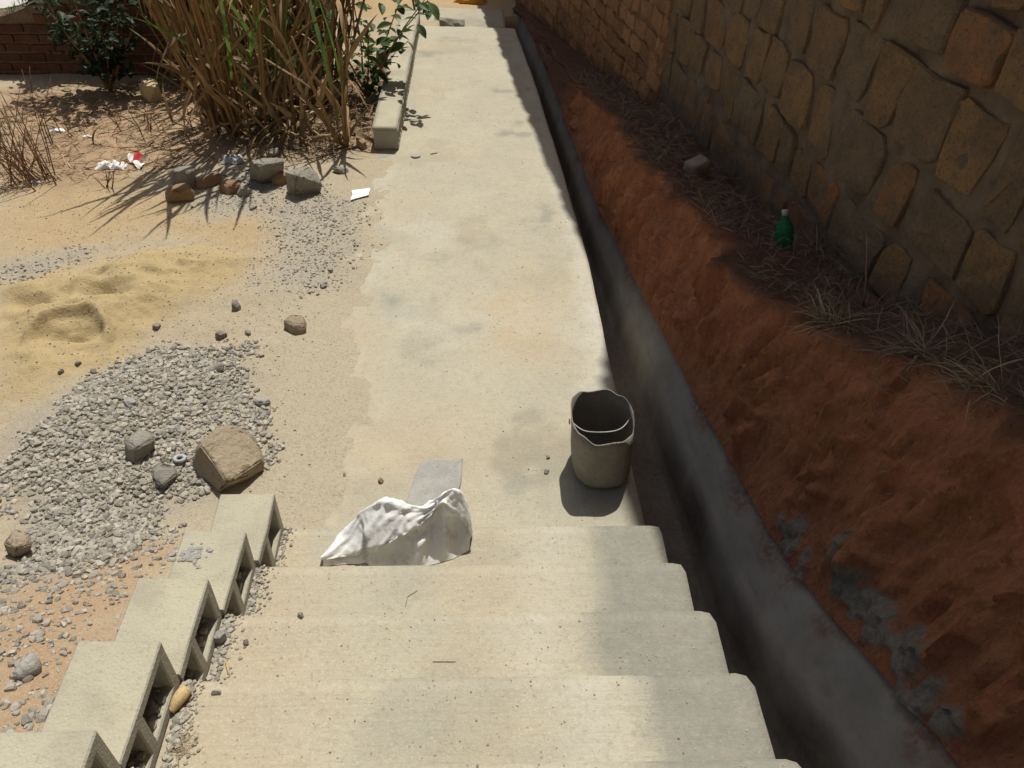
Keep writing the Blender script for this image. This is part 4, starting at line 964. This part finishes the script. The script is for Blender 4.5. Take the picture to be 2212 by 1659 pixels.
# mortar stain on the second block, standing proud
mb = MB()
for i in range(90):
    a_ = R.uniform(0, 6.28); rr_ = abs(R.gauss(0, 0.025)); s_ = R.uniform(.003, .010)
    V, F = rock_shape((s_*2.2, s_*2, s_), R.randrange(9999), 2, 0.6, 2, 0.1); mb.add(V+np.array([-0.145+math.cos(a_)*rr_*1.1, -0.40+math.sin(a_)*rr_, 2*SH+0.2035+s_*0.2]), F)
tag(mb.build('mortar_crust', 'mortar_lump'), 'crusty grey mortar splash on top of the second hollow block', 'mortar', kind='stuff')

# ------------------------------------------------------------------ corncob, sticks, straw on the steps
p0 = np.array(hit(372, 1543, BV_S)); p1 = np.array(hit(407, 1497, BV_S)); L_ = p1-p0
mb = MB(); n_ = 14; rad = [0.008+0.010*math.sin(min(1, t_*1.15)*math.pi*0.62) for t_ in np.linspace(0, 1, n_)]
mb.tube([p0+L_*t_+np.array([0, 0, 0.004+rad[i]]) for i, t_ in enumerate(np.linspace(0, 1, n_))], rad, 12)
tag(mb.build('corncob', 'cob', smooth=True), 'bare tan corncob lying on the step beside the fourth block', 'corncob')
def stick(name, a, b, r_, mat, label, cat, bv, lift=0.0, bend=0.0):
    pa, pb = np.array(hit(*a, bv)), np.array(hit(*b, bv)); mb = MB(); pts = []
    for t_ in np.linspace(0, 1, 7):
        p = pa*(1-t_)+pb*t_; h_ = bv.ray_cast(Vector((p[0], p[1], p[2]+0.5)), Vector((0, 0, -1)))[0]
        zz_ = max(p[2], h_.z if h_ is not None else p[2]); pts.append((p[0]+bend*math.sin(math.pi*t_), p[1], zz_+r_*1.02+lift))
    mb.tube(pts, [r_]*6+[r_*0.6], 6); return tag(mb.build(name, mat, smooth=True), label, cat)
stick('wood_splinter', (489, 1430), (496, 1460), 0.0035, 'cob', 'short pale wood splinter on the step above the corncob', 'splinter', BV_S)
stick('straw', (880, 1290), (876, 1312), 0.0013, 'straw', 'bent straw on the second step, lower stalk', 'straw', BV_S)
stick('straw', (881, 1289), (902, 1276), 0.0013, 'straw', 'bent straw on the second step, upper stalk', 'straw', BV_S)
stick('straw', (935, 1430), (985, 1430), 0.0012, 'twig', 'thin reddish straw on the third step', 'straw', BV_S)
stick('straw', (930, 334), (945, 331), 0.004, 'straw', 'short straw on the far path near the kerb', 'straw', BV_P)
mb = MB(); c0 = np.array(hit(394, 1612, BV_S))
for i in range(34):
    a_ = R.uniform(0, 6.28); l_ = R.uniform(.015, .05); c_ = c0+np.array([R.gauss(0, .016), R.gauss(0, .02), 0.002+R.uniform(0, .006)])
    mb.tube([c_, c_+np.array([math.cos(a_), math.sin(a_), 0.2])*l_*0.5, c_+np.array([math.cos(a_+.6), math.sin(a_+.6), 0.02])*l_], 0.0007, 3)
tag(mb.build('straw_tuft', 'straw'), 'little tangle of dry straw against the fourth block', 'straw', kind='stuff')
mb = MB(); c_ = np.array(hit(898, 338, BV_P)); mb.tube([c_+np.array([math.cos(t_)*.03, math.sin(t_)*.03, .009]) for t_ in np.linspace(-2.9, 0.2, 12)], 0.008, 6)
tag(mb.build('rubber_ring', 'grey_plastic', smooth=True), 'broken grey ring on the path in front of the kerb', 'ring')
mb = MB(); c_ = np.array(hit(391, 998, BV_G))
mb.tube([c_+np.array([math.cos(t_)*.022, math.sin(t_)*.017, .022]) for t_ in np.linspace(0, 6.283, 18)], 0.009, 7, False)
tag(mb.build('metal_ring', 'grey_plastic', smooth=True), 'small grey ring on the gravel beside the big tan stone', 'ring')

# ------------------------------------------------------------------ litter: papers, carton, plastic
slab('paper_sheet', [(760, 415), (800, 410), (797, 425), (757, 436), (762, 424)], 0, 0.004, 'paper', 'bright white paper scrap lying beside the path edge', 'paper', BV_G, 0.001, 0.012)
carton = empty('torn_carton', tuple(hit(296, 350, BV_G)) ); tag(carton, 'torn red and white carton lying on the bare ground', 'carton')
def flap(px4, zs_, name, mat):
    mb = MB(); ps = [on_z(x, y, carton.location.z+z_) for (x, y), z_ in zip(px4, zs_)]; n_ = 8; V = []; F = []
    for i in range(n_+1):
        for j in range(n_+1):
            u_, v_ = i/n_, j/n_; p = (ps[0]*(1-u_)+ps[1]*u_)*(1-v_)+(ps[3]*(1-u_)+ps[2]*u_)*v_; V.append((p[0], p[1], p[2]+0.012*math.sin(u_*5+v_*3)))
    for i in range(n_):
        for j in range(n_): F.append((i*(n_+1)+j, (i+1)*(n_+1)+j, (i+1)*(n_+1)+j+1, i*(n_+1)+j+1))
    mb.add(V, F); mb.build(name, mat, carton, True)
flap([(276, 334), (290, 332), (288, 348), (277, 345)], (.05, .06, .03, .03), 'white_panel', 'paper')
flap([(290, 332), (312, 331), (305, 347), (288, 348)], (.06, .07, .03, .03), 'red_panel', 'red_print')
flap([(312, 331), (320, 331), (312, 348), (305, 347)], (.07, .06, .02, .03), 'white_panel', 'paper')
flap([(286, 349), (312, 349), (306, 364), (296, 364)], (.03, .02, .01, .01), 'white_panel', 'paper')
def crumple(name, px, py, wpx, hpx, hgt, mat, label, cat, bv, seed, z0=None):
    p = np.array(hit(px, py, bv)); w_ = px_m(wpx, p); d_ = px_m(hpx, p)*1.5; n_ = 16; us_ = np.linspace(-1, 1, n_)
    U, V_ = np.meshgrid(us_, us_, indexing='ij'); r_ = np.clip(1-np.maximum(abs(U), abs(V_)), 0, 1)**0.4
    Z = (0.5-np.abs(fbm(U*1.8, V_*1.8, 3, seed)))*2*hgt*r_+0.006; rad = 1+fbm(U*1.5+5, V_*1.5, 2, seed+2)*0.6
    P = np.stack([U*w_/2*rad, V_*d_/2*rad, Z], -1)
    o = grid_mesh(name, P, mat, smooth=False); o.location = p; return tag(o, label, cat)
crumple('plastic_bag', 244, 362, 56, 16, 0.06, 'paper', 'crumpled white plastic bag left of the torn carton', 'bag', BV_G, 171)
crumple('plastic_wrapper', 503, 350, 46, 16, 0.07, 'grey_plastic', 'crumpled silvery wrapper behind the brown stone', 'wrapper', BV_G, 173)
crumple('plastic_wrapper', 722, 292, 34, 12, 0.03, 'pale_plastic', 'pale grey wrapper in the litter under the canes', 'wrapper', BV_G, 174)
crumple('paper_scrap', 125, 283, 26, 8, 0.02, 'paper', 'small pale paper scrap near the dry twigs on the left', 'paper', BV_G, 175)
crumple('paper_scrap', 190, 297, 20, 6, 0.02, 'paper', 'tiny white scrap on the bare ground, right of the pale one', 'paper', BV_G, 176)
crumple('paper_scrap', 75, 396, 28, 6, 0.02, 'paper', 'white scrap at the foot of the dry twigs', 'paper', BV_G, 177)
crumple('orange_sack', 1018, 6, 60, 12, 0.10, 'orange_cloth', 'orange cloth bundle on the ground beyond the lower slab', 'bundle', BV_G, 178)
# stick leaning at the far end of the kerb, far posts
def bar(name, a, b, r_, mat, label, cat):
    mb = MB(); a = np.array(a); b = np.array(b); mb.tube([a+(b-a)*t_+np.array([R.uniform(-1, 1)*r_*0.3, 0, 0]) for t_ in np.linspace(0, 1, 6)], [r_]*5+[r_*0.8], 7); return tag(mb.build(name, mat, smooth=True), label, cat)
q_ = np.array(hit(903, 64, BV_P)) if hit(903, 64, BV_P) is not None else np.array((0.2, 7.1, -0.27))
bar('leaning_stick', q_+np.array([0, 0, 0.0]), q_+np.array([-0.14, 0.30, 0.75]), 0.012, 'twig', 'thin brown stick leaning up at the far end of the kerb', 'stick')
q_ = np.array(hit(903, 14, BV_G)); bar('wooden_post', q_-np.array([0, 0, .02]), q_+np.array([-.03, 0.02, 0.9]), 0.03, 'twig', 'dark wooden post standing beyond the kerb at the top edge', 'post')

# ------------------------------------------------------------------ far left: low brick wall with a pale terrace
LW = [(-4.9, 5.45), (-0.6, 5.6)]
ldir = np.array(LW[1])-np.array(LW[0]); llen = float(np.linalg.norm(ldir)); ldir /= llen; lnor = np.array([ldir[1], -ldir[0]])
lw = empty('low_brick_wall', (-2.8, 5.5, -0.25)); tag(lw, 'low shaded red brick wall behind the dry ground on the left', 'wall')
def ltop(s_): return float(np.interp(s_, [0, 1.55, 1.95, 2.6, 5], [0.22, 0.28, 0.42, 0.72, 0.78]))
sr = random.Random(3); mb = MB(); V = []; F = []; ss = np.linspace(0, llen, 60)
for s_ in ss:
    b_ = np.array(LW[0])+ldir*s_; t_ = ltop(s_); f_ = b_+lnor*0.0; k_ = b_-lnor*0.2
    V += [(f_[0], f_[1], -0.7), (f_[0], f_[1], t_), (k_[0], k_[1], t_), (k_[0], k_[1], -0.7)]
for i in range(len(ss)-1):
    for k in range(3): F.append((i*4+k, (i+1)*4+k, (i+1)*4+k+1, i*4+k+1))
mb.add(V, F); mb.build('mortar_bed', 'mortar', lw)
zc = -0.36; ci = 0
bm_ = None
while zc < 0.6:
    h_ = 0.085; s_ = -0.02 - (0.11 if ci % 2 else 0)
    while s_ < llen-0.2:
        wd = 0.215; a_ = max(s_, 0.0)
        if zc+h_ < ltop(a_+0.1)-0.01 and s_+wd > 0.1:
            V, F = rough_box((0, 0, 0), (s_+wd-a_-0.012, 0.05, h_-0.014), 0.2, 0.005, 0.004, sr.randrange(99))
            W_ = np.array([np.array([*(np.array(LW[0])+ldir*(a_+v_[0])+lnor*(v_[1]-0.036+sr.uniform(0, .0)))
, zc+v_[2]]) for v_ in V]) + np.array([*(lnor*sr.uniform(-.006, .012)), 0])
            me = bpy.data.meshes.new('brick'); me.from_pydata((W_-np.array(lw.location)).tolist(), [], F); link('brick', me, 'shade_toned_brick', lw)
        s_ += wd
    zc += h_; ci += 1
# terrace behind it
mb = MB(); V = []; F = []
for s_ in np.linspace(0, llen, 30):
    b_ = np.array(LW[0])+ldir*s_; t_ = ltop(s_); f_ = b_-lnor*0.205; k_ = b_-lnor*3.5
    V += [(f_[0], f_[1], -0.6), (f_[0], f_[1], t_+0.01), (k_[0], k_[1], t_+0.05), (k_[0], k_[1], -0.6)]
for i in range(29):
    for k in range(3): F.append((i*4+k, (i+1)*4+k, (i+1)*4+k+1, i*4+k+1))
mb.add(V, F); tag(mb.build('terrace', 'terrace'), kind='structure')
mb = MB()
for i in range(500):
    s_ = R.uniform(0, llen); b_ = np.array(LW[0])+ldir*s_-lnor*R.uniform(0.0, 0.20); z_ = ltop(s_); a_ = R.uniform(0, 6.28); l_ = R.uniform(.03, .09)
    mb.blade([(b_[0], b_[1], z_), (b_[0]+math.cos(a_)*l_*.3, b_[1]+math.sin(a_)*l_*.3-.01, z_+l_*.7), (b_[0]+math.cos(a_)*l_*.8, b_[1]+math.sin(a_)*l_*.8-.03, z_+l_*.7)], 0.008)
tag(mb.build('wall_grass', 'green_blade'), 'green grass growing on top of the low brick wall', 'grass', kind='stuff')

# ------------------------------------------------------------------ plants
def arc(base, d, L, droop, n=8, wob=0.02):
    """points of a blade: starts along d, bends down with droop"""
    p = np.array(base, float); d = np.array(d, float); d /= np.linalg.norm(d); out = [p.copy()]
    for i in range(n):
        d = d + np.array([R.gauss(0, wob), R.gauss(0, wob), -droop/n]); d /= np.linalg.norm(d); p = p+d*L/n; out.append(p.copy())
    return out
def cane_clump(px, py, label, nst, spread, hgt, ndry, ngreen, lean=(0, 0), dmat='dry_leaf'):
    b = np.array(hit(px, py, BV_G)); root = empty('cane_clump', tuple(b)); tag(root, label, 'cane', 'dry cane clumps beside the kerb'); dry = MB()
    for i in range(nst):
        a_ = R.uniform(0, 6.28); rr_ = spread*math.sqrt(R.random()); x, y = b[0]+math.cos(a_)*rr_*1.3, b[1]+math.sin(a_)*rr_*0.8
        h_ = BV_G.ray_cast(Vector((x, y, 3)), Vector((0, 0, -1)))[0]; z_ = (h_.z if h_ is not None else b[2])-0.02
        d = np.array([lean[0]+math.cos(a_)*0.28*rr_/spread+R.gauss(0, .06), lean[1]+math.sin(a_)*0.22*rr_/spread+R.gauss(0, .06), 1.0])
        pts = arc((x, y, z_), d, hgt*R.uniform(.7, 1.15), 0.12, 9, .015); r_ = R.uniform(.009, .018)
        mb = MB(); mb.tube(pts, [r_*(1-0.6*k/9) for k in range(10)], 6); mb.build('stalk', 'stalk', root, True)
        for k in range(ndry//nst):
            j = R.randrange(0, 7); o_ = pts[j]
            if R.random() < 0.62: dd = d+np.array([R.gauss(0, .38), R.gauss(0, .30), 0]); dr = R.uniform(.1, .9)
            else: dd = np.array([R.gauss(0, 1), R.gauss(0, 1)-.2, R.uniform(-.6, .7)]); dr = R.uniform(1.2, 2.8)
            dry.blade(arc(o_, dd, R.uniform(.25, .7), dr, 7, .06), R.uniform(.014, .046), (1+R.gauss(0, .6), R.gauss(0, .8), R.gauss(0, .3)), fold=R.uniform(.1, .6))
    for i in range(int(ndry*0.35)):
        x, y = b[0]+R.gauss(0, spread*1.2), b[1]+R.gauss(0, spread*.8)
        h_ = BV_G.ray_cast(Vector((x, y, 3)), Vector((0, 0, -1)))[0]; z_ = h_.z if h_ is not None else b[2]
        dry.blade(arc((x, y, z_), (R.gauss(0, .5), R.gauss(0, .4), 1), R.uniform(.15, .5), R.uniform(.6, 2.6), 7, .08), R.uniform(.008, .026), (R.gauss(0, 1), R.gauss(0, 1), 0))
    if ndry: o = dry.build('dry_leaves', dmat, root, True); o['kind'] = 'stuff'
    for i in range(ngreen):
        x, y = b[0]+R.gauss(0, spread*.8), b[1]+R.gauss(0, spread*.5); z0 = b[2]+R.uniform(.1, .5)
        mb = MB(); mb.blade(arc((x, y, z0), (lean[0]+R.gauss(0, .35), lean[1]+R.gauss(-.1, .3), 1), R.uniform(.6, 1.3), R.uniform(.2, 1.1), 9, .03), R.uniform(.026, .05), (R.gauss(0, .3)+1, R.gauss(0, .6), 0)); mb.build('green_leaf', 'green_blade', root, True)
    return root
cane_clump(545, 272, 'biggest clump of dry brown canes with hanging dead leaves', 38, 0.30, 1.75, 180, 14)
cane_clump(640, 215, 'dense cane clump behind the biggest one, next to the shrub', 32, 0.32, 1.8, 150, 8)
cane_clump(745, 318, 'slim cane with green blades standing nearest the kerb end', 5, 0.035, 1.0, 26, 2)
cane_clump(440, 185, 'thin green-bladed canes at the left of the big clump', 8, 0.16, 1.8, 24, 6, (-.12, 0))
cane_clump(628, 296, 'pale bent dead canes in front of the dense clump', 6, 0.06, 0.75, 50, 0, dmat='straw')
cane_clump(500, 180, 'dim cane clump against the low wall behind the biggest one', 30, 0.26, 1.7, 150, 4)
# canes arching out over the bare ground, their heads above the picture
b = np.array(hit(560, 262, BV_G)); root = empty('arching_canes', tuple(b)); tag(root, 'canes arching forward from the biggest clump over the ground', 'cane')
for i in range(7):
    x, y = b[0]+R.uniform(-.1, .4), b[1]+R.uniform(-.1, .1); h_ = BV_G.ray_cast(Vector((x, y, 3)), Vector((0, 0, -1)))[0]
    pts = arc((x, y, h_.z-.02), (-.12+R.gauss(0, .1), -.14, 1), 1.6*R.uniform(.95, 1.1), .10, 8, .02)
    mb = MB(); mb.tube(pts, [.011*(1-.06*k) for k in range(9)], 6); mb.build('stalk', 'stalk', root, True)
    for k in range(4):
        mb = MB(); mb.blade(arc(pts[-1-k//2], (-.6+R.gauss(0, .5), -1.3+R.gauss(0, .3), R.uniform(.1, .9)), R.uniform(.6, 1.15), R.uniform(.3, .9), 9, .03), R.uniform(.025, .05), (1, R.gauss(0, .4), 0)); mb.build('green_leaf', 'green_blade', root, True)

def leaf_mesh(L, w):
    V = []; F = []; n_ = 5
    for i in range(n_+1):
        t_ = i/n_; ww = w*math.sin(math.pi*min(1, t_*0.93+0.05))**0.8*0.5; zz_ = -0.25*L*t_*t_
        V += [(-ww, L*t_, zz_+ww*.35), (0, L*t_, zz_), (ww, L*t_, zz_+ww*.35)]
    for i in range(n_):
        for k in (0, 1): F.append((i*3+k, i*3+k+1, (i+1)*3+k+1, (i+1)*3+k))
    me = bpy.data.meshes.new('leaf'); me.from_pydata(V, [], F); return me
LEAF = [leaf_mesh(.10, .055), leaf_mesh(.075, .04), leaf_mesh(.13, .07)]
def shrub(name, px, py, label, n, size, hgt, mat, nstem, bvx=BV_G, parts=True, lmul=1.0, at=None):
    b = np.array(at) if at is not None else np.array(hit(px, py, bvx)); root = empty(name, tuple(b)); tag(root, label, 'shrub'); ends = []
    for i in range(nstem):
        a_ = 6.28*i/nstem+R.uniform(-.4, .4); pts = arc(b, (math.cos(a_)*.45, math.sin(a_)*.35, 1), hgt*R.uniform(.7, 1.1), .25, 7, .06)
        mb = MB(); mb.tube(pts, [.009*(1-.7*k/7)+.001 for k in range(8)], 5); mb.build('stem', 'twig', root, True); ends += pts[2:]
    fol = MB()
    for i in range(n):
        e = ends[R.randrange(len(ends))]; p = e+np.array([R.gauss(0, size*.5), R.gauss(0, size*.4), R.gauss(0, size*.4)])
        if p[2] < b[2]+0.03: p[2] = b[2]+R.uniform(.05, .2)
        me = LEAF[R.randrange(3)]; rot = Matrix.Rotation(R.uniform(0, 6.28), 4, 'Z') @ Matrix.Rotation(R.uniform(-.7, .6), 4, 'X') @ Matrix.Rotation(R.uniform(-.6, .6), 4, 'Y'); s_ = R.uniform(.7, 1.25)*lmul
        if parts:
            o = link('leaf', me, mat, root); o.matrix_local = Matrix.Translation(Vector(p-b)) @ rot @ Matrix.Scale(s_, 4)
        else:
            Rm = np.array(rot)[:3, :3]; V = (np.array([v_.co[:] for v_ in me.vertices])*s_)@Rm.T+p; fol.add(V, [tuple(f.vertices) for f in me.polygons])
    if not parts: o = fol.build('foliage', mat, root); o['kind'] = 'stuff'
    return root
shrub('leafy_shrub', 795, 215, 'green broad-leaved shrub beside the far kerb', 210, .13, 1.0, 'green_leaf', 7)
shrub('dark_shrub', 240, 200, 'dark green leafy shrub in the shade against the low wall', 700, .16, 1.05, 'dark_leaf', 9, parts=False, lmul=.7)
shrub('leafy_sprig', 120, 30, 'dark leafy growth hanging on top of the low brick wall', 260, .16, .35, 'dark_leaf', 6, parts=False, lmul=.7, at=(-3.0, 5.58, 0.42))

def twig_bush(px, py, label, n, hgt, lean, spread, fan=.35):
    b = np.array(hit(px, py, BV_G)); root = empty('dry_bush', tuple(b)); tag(root, label, 'bush', 'leafless dry bushes on the left')
    for i in range(n):
        x, y = b[0]+R.gauss(0, spread), b[1]+R.gauss(0, spread*.6); h_ = BV_G.ray_cast(Vector((x, y, 3)), Vector((0, 0, -1)))[0]
        pts = arc((x, y, h_.z-.01), (lean+R.gauss(0, fan), R.gauss(0, .25), 1), hgt*R.uniform(.5, 1.1), .1, 6, .05); mb = MB(); mb.tube(pts, [.0045*(1-.8*k/6)+.0006 for k in range(7)], 4)
        for k in range(4):
            j = R.randrange(2, 6); mb.tube(arc(pts[j], np.array([R.gauss(0, .6), R.gauss(0, .6), 1]), hgt*R.uniform(.08, .25), .1, 3, .1), [.0018, .0014, .001, .0006], 3)
        mb.build('twig', 'twig', root, True)
    return root
twig_bush(75, 392, 'reddish-brown leafless bush fanning out at the left edge', 30, .70, -.35, .10)
twig_bush(15, 360, 'second leafless bush cut off by the left edge', 24, .75, -.2, .12)
twig_bush(228, 405, 'tiny curled dead plant in front of the crumpled bag', 5, .20, 0, .02)
twig_bush(115, 312, 'single dead stalk right of the leafless bush', 2, .35, -.05, .01, .05)
twig_bush(300, 272, 'sparse dead twigs in the middle of the dry litter', 10, .22, -.1, .15)
twig_bush(180, 275, 'sparse dead twigs on the bare ground behind the scraps', 8, .22, -.1, .12)

def straw(name, n, polys, mat, label, lmin, lmax, bv, wmul=1.0, up_=.35, top=6, cat='straw'):
    mb = MB()
    for poly, frac in polys:
        lo, hi = poly.min(0), poly.max(0); want = int(n*frac); P = rng.uniform(lo, hi, (want*5, 2)); d = poly_dist(P[:, 0], P[:, 1], poly)+fbm(P[:, 0]*3, P[:, 1]*3, 3, 191)*.35
        P = P[(d > 0)][:want]
        for x, y in P:
            h_ = bv.ray_cast(Vector((x, y, top)), Vector((0, 0, -1)))[0]
            if h_ is None: continue
            l_ = lmin*(lmax/lmin)**R.random(); a_ = R.uniform(0, 6.28); e = R.uniform(-.05, up_)**1 if R.random() < .75 else R.uniform(.2, 1.0)
            p = np.array(h_)+np.array([0, 0, .003]); d_ = np.array([math.cos(a_), math.sin(a_), e]); c_ = R.uniform(-.6, .6)
            d2 = np.array([math.cos(a_+c_), math.sin(a_+c_), e*.3-.05])
            mb.blade([p, p+d_*l_*.35, p+d_*l_*.6+d2*l_*.15, p+d_*l_*.6+d2*l_*.45], R.uniform(.0018, .006)*wmul, (R.gauss(0, 1), R.gauss(0, 1), .3))
    return tag(mb.build(name, mat), label, cat, kind='stuff')
straw('dry_litter', 6500, [(LITTER, .55), (DIRT, .45)], 'straw', 'dry straw and leaf litter around the canes', .02, .16, BV_G, 1.3)
straw('dark_litter', 1500, [(DIRT, .6), (LITTER, .4)], 'twig', 'dark dead leaf litter under the canes', .03, .16, BV_G, 2.2)
LEDGE = np.array([(float(np.interp(y, EDGE[:, 0], EDGE[:, 1]))-.02, y) for y in np.arange(-1.2, 5.6, .2)]+[(float(wall_x(y))-.02, y) for y in np.arange(5.6, -1.2, -.2)])
straw('ledge_grass', 4200, [(LEDGE, 1.0)], 'grey_straw', 'dry grey-brown grass lying on the bank ledge', .04, .18, BV_B, .55, .6, top=6)

def tuft(px, py, label, n, L, mat, lean=(-.5, 0)):
    b = np.array(hit(px, py, BV_B)); mb = MB()
    for i in range(n):
        c_ = b+np.array([R.gauss(0, .03), R.gauss(0, .05), 0]); h_ = BV_B.ray_cast(Vector((c_[0], c_[1], c_[2]+.3)), Vector((0, 0, -1)))[0]
        if h_ is not None: c_ = np.array(h_)
        mb.blade(arc(c_, (lean[0]+R.gauss(0, .6), lean[1]+R.gauss(0, .7), R.uniform(.2, 1.2)), L*R.uniform(.5, 1.2), R.uniform(.2, 1.6), 6, .1), R.uniform(.002, .005), (R.gauss(0, 1), R.gauss(0, 1), .2))
    return tag(mb.build('grass_tuft', mat), label, 'grass', 'dry grass tufts on the bank ledge')
tuft(1760, 545, 'tall dry grass tuft right behind the green bottle', 90, .26, 'grey_straw', (0, 0))
tuft(1590, 400, 'dry grass tuft against the wall behind the brick piece', 45, .22, 'grey_straw', (0, 0))
tuft(1800, 700, 'pale matted grass tuft hanging over the bank edge', 100, .20, 'straw')
tuft(2000, 770, 'grey matted grass tuft farther right on the bank edge', 90, .22, 'grey_straw')
tuft(2120, 830, 'bleached root-like tuft near the right edge of the photo', 50, .22, 'straw')
tuft(1420, 275, 'faint dry grass tuft on the far ledge', 50, .2, 'grey_straw')
for (a_, b_, h_, lb) in ((1860, 590, .42, 'taller curved dead stem leaning on the stone wall'), (1885, 600, .36, 'shorter curved dead stem beside the taller one at the wall')):
    p = np.array(hit(a_, b_, BV_B) or hit(a_-20, b_+60, BV_B)); mb = MB(); mb.tube(arc(p, (-.15, .1, 1), h_, .35, 8, .05), [.005*(1-.08*k) for k in range(9)], 5)
    tag(mb.build('dead_stem', 'grey_straw', smooth=True), lb, 'stem')
mb = MB()
for i in range(60):
    h_ = hit(R.uniform(1400, 2150), R.uniform(450, 1250), BV_B)
    if h_ is None: continue
    c_ = np.array(h_)+np.array([-.006, 0, 0]); mb.tube(arc(c_, (-.25, R.gauss(0, .5), -1), R.uniform(.02, .10), .1, 5, .15), [.0022, .002, .0016, .0013, .001, .0006], 4)
tag(mb.build('bank_roots', 'straw'), 'thin pale roots hanging from the red bank face', 'roots', kind='stuff')

# ------------------------------------------------------------------ things on the ledge
p0 = np.array(hit(1692, 538, BV_B)); p1 = np.array(hit(1676, 458, BV_B)); ax_ = Vector((-0.10, 0.35, 0.9)).normalized(); Lb_ = 0.175
bt = empty('plastic_bottle', tuple(p0)); tag(bt, 'crumpled green plastic bottle leaning on the wall at the bank ledge', 'bottle')
tmp = MB(); prof_b = [(0, .030), (.01, .037), (.06, .038), (.10, .036), (.14, .038), (.17, .033), (.20, .024), (.225, .015), (.25, .013)]
pts = []; rr_ = []
for t_, r_ in prof_b:
    for k in range(2):
        pts.append(tuple(p0+np.array(ax_)*(t_+k*.012)*(Lb_/.28)*1.05+np.array([0, 0, .006]))); rr_.append(r_*1.28*(1+.05*math.sin(len(pts)*2.3)))
order = np.argsort([np.dot(np.array(p)-p0, np.array(ax_)) for p in pts]); tmp.tube([pts[i] for i in order], [rr_[i] for i in order], 14)
tmp.v = [tuple(np.array(v_)+np.array([0, 0, float(fbm(v_[0]*40, v_[1]*40, 2, 195))*.012])) for v_ in tmp.v]
tmp.build('bottle_body', 'green_plastic', bt, True)
mb = MB(); e_ = np.array(pts[order[-1]]); mb.tube([e_+np.array(ax_)*.001, e_+np.array(ax_)*.03], .0165, 12); mb.build('cap', 'pale_plastic', bt, True)
pb = hit(1500, 375, BV_B)
V, F = rough_box((-.075, -.05, 0), (.075, .05, .10), .03, .008, .006, 77); me = bpy.data.meshes.new('brick_piece'); me.from_pydata(V.tolist(), [], F)
o = link('brick_piece', me, 'rock_tan', smooth=True); o.location = pb+Vector((0, 0, -.006)); o.rotation_euler = (.05, -.06, .5); tag(o, 'half brick with a pale top standing on the bank ledge', 'brick')
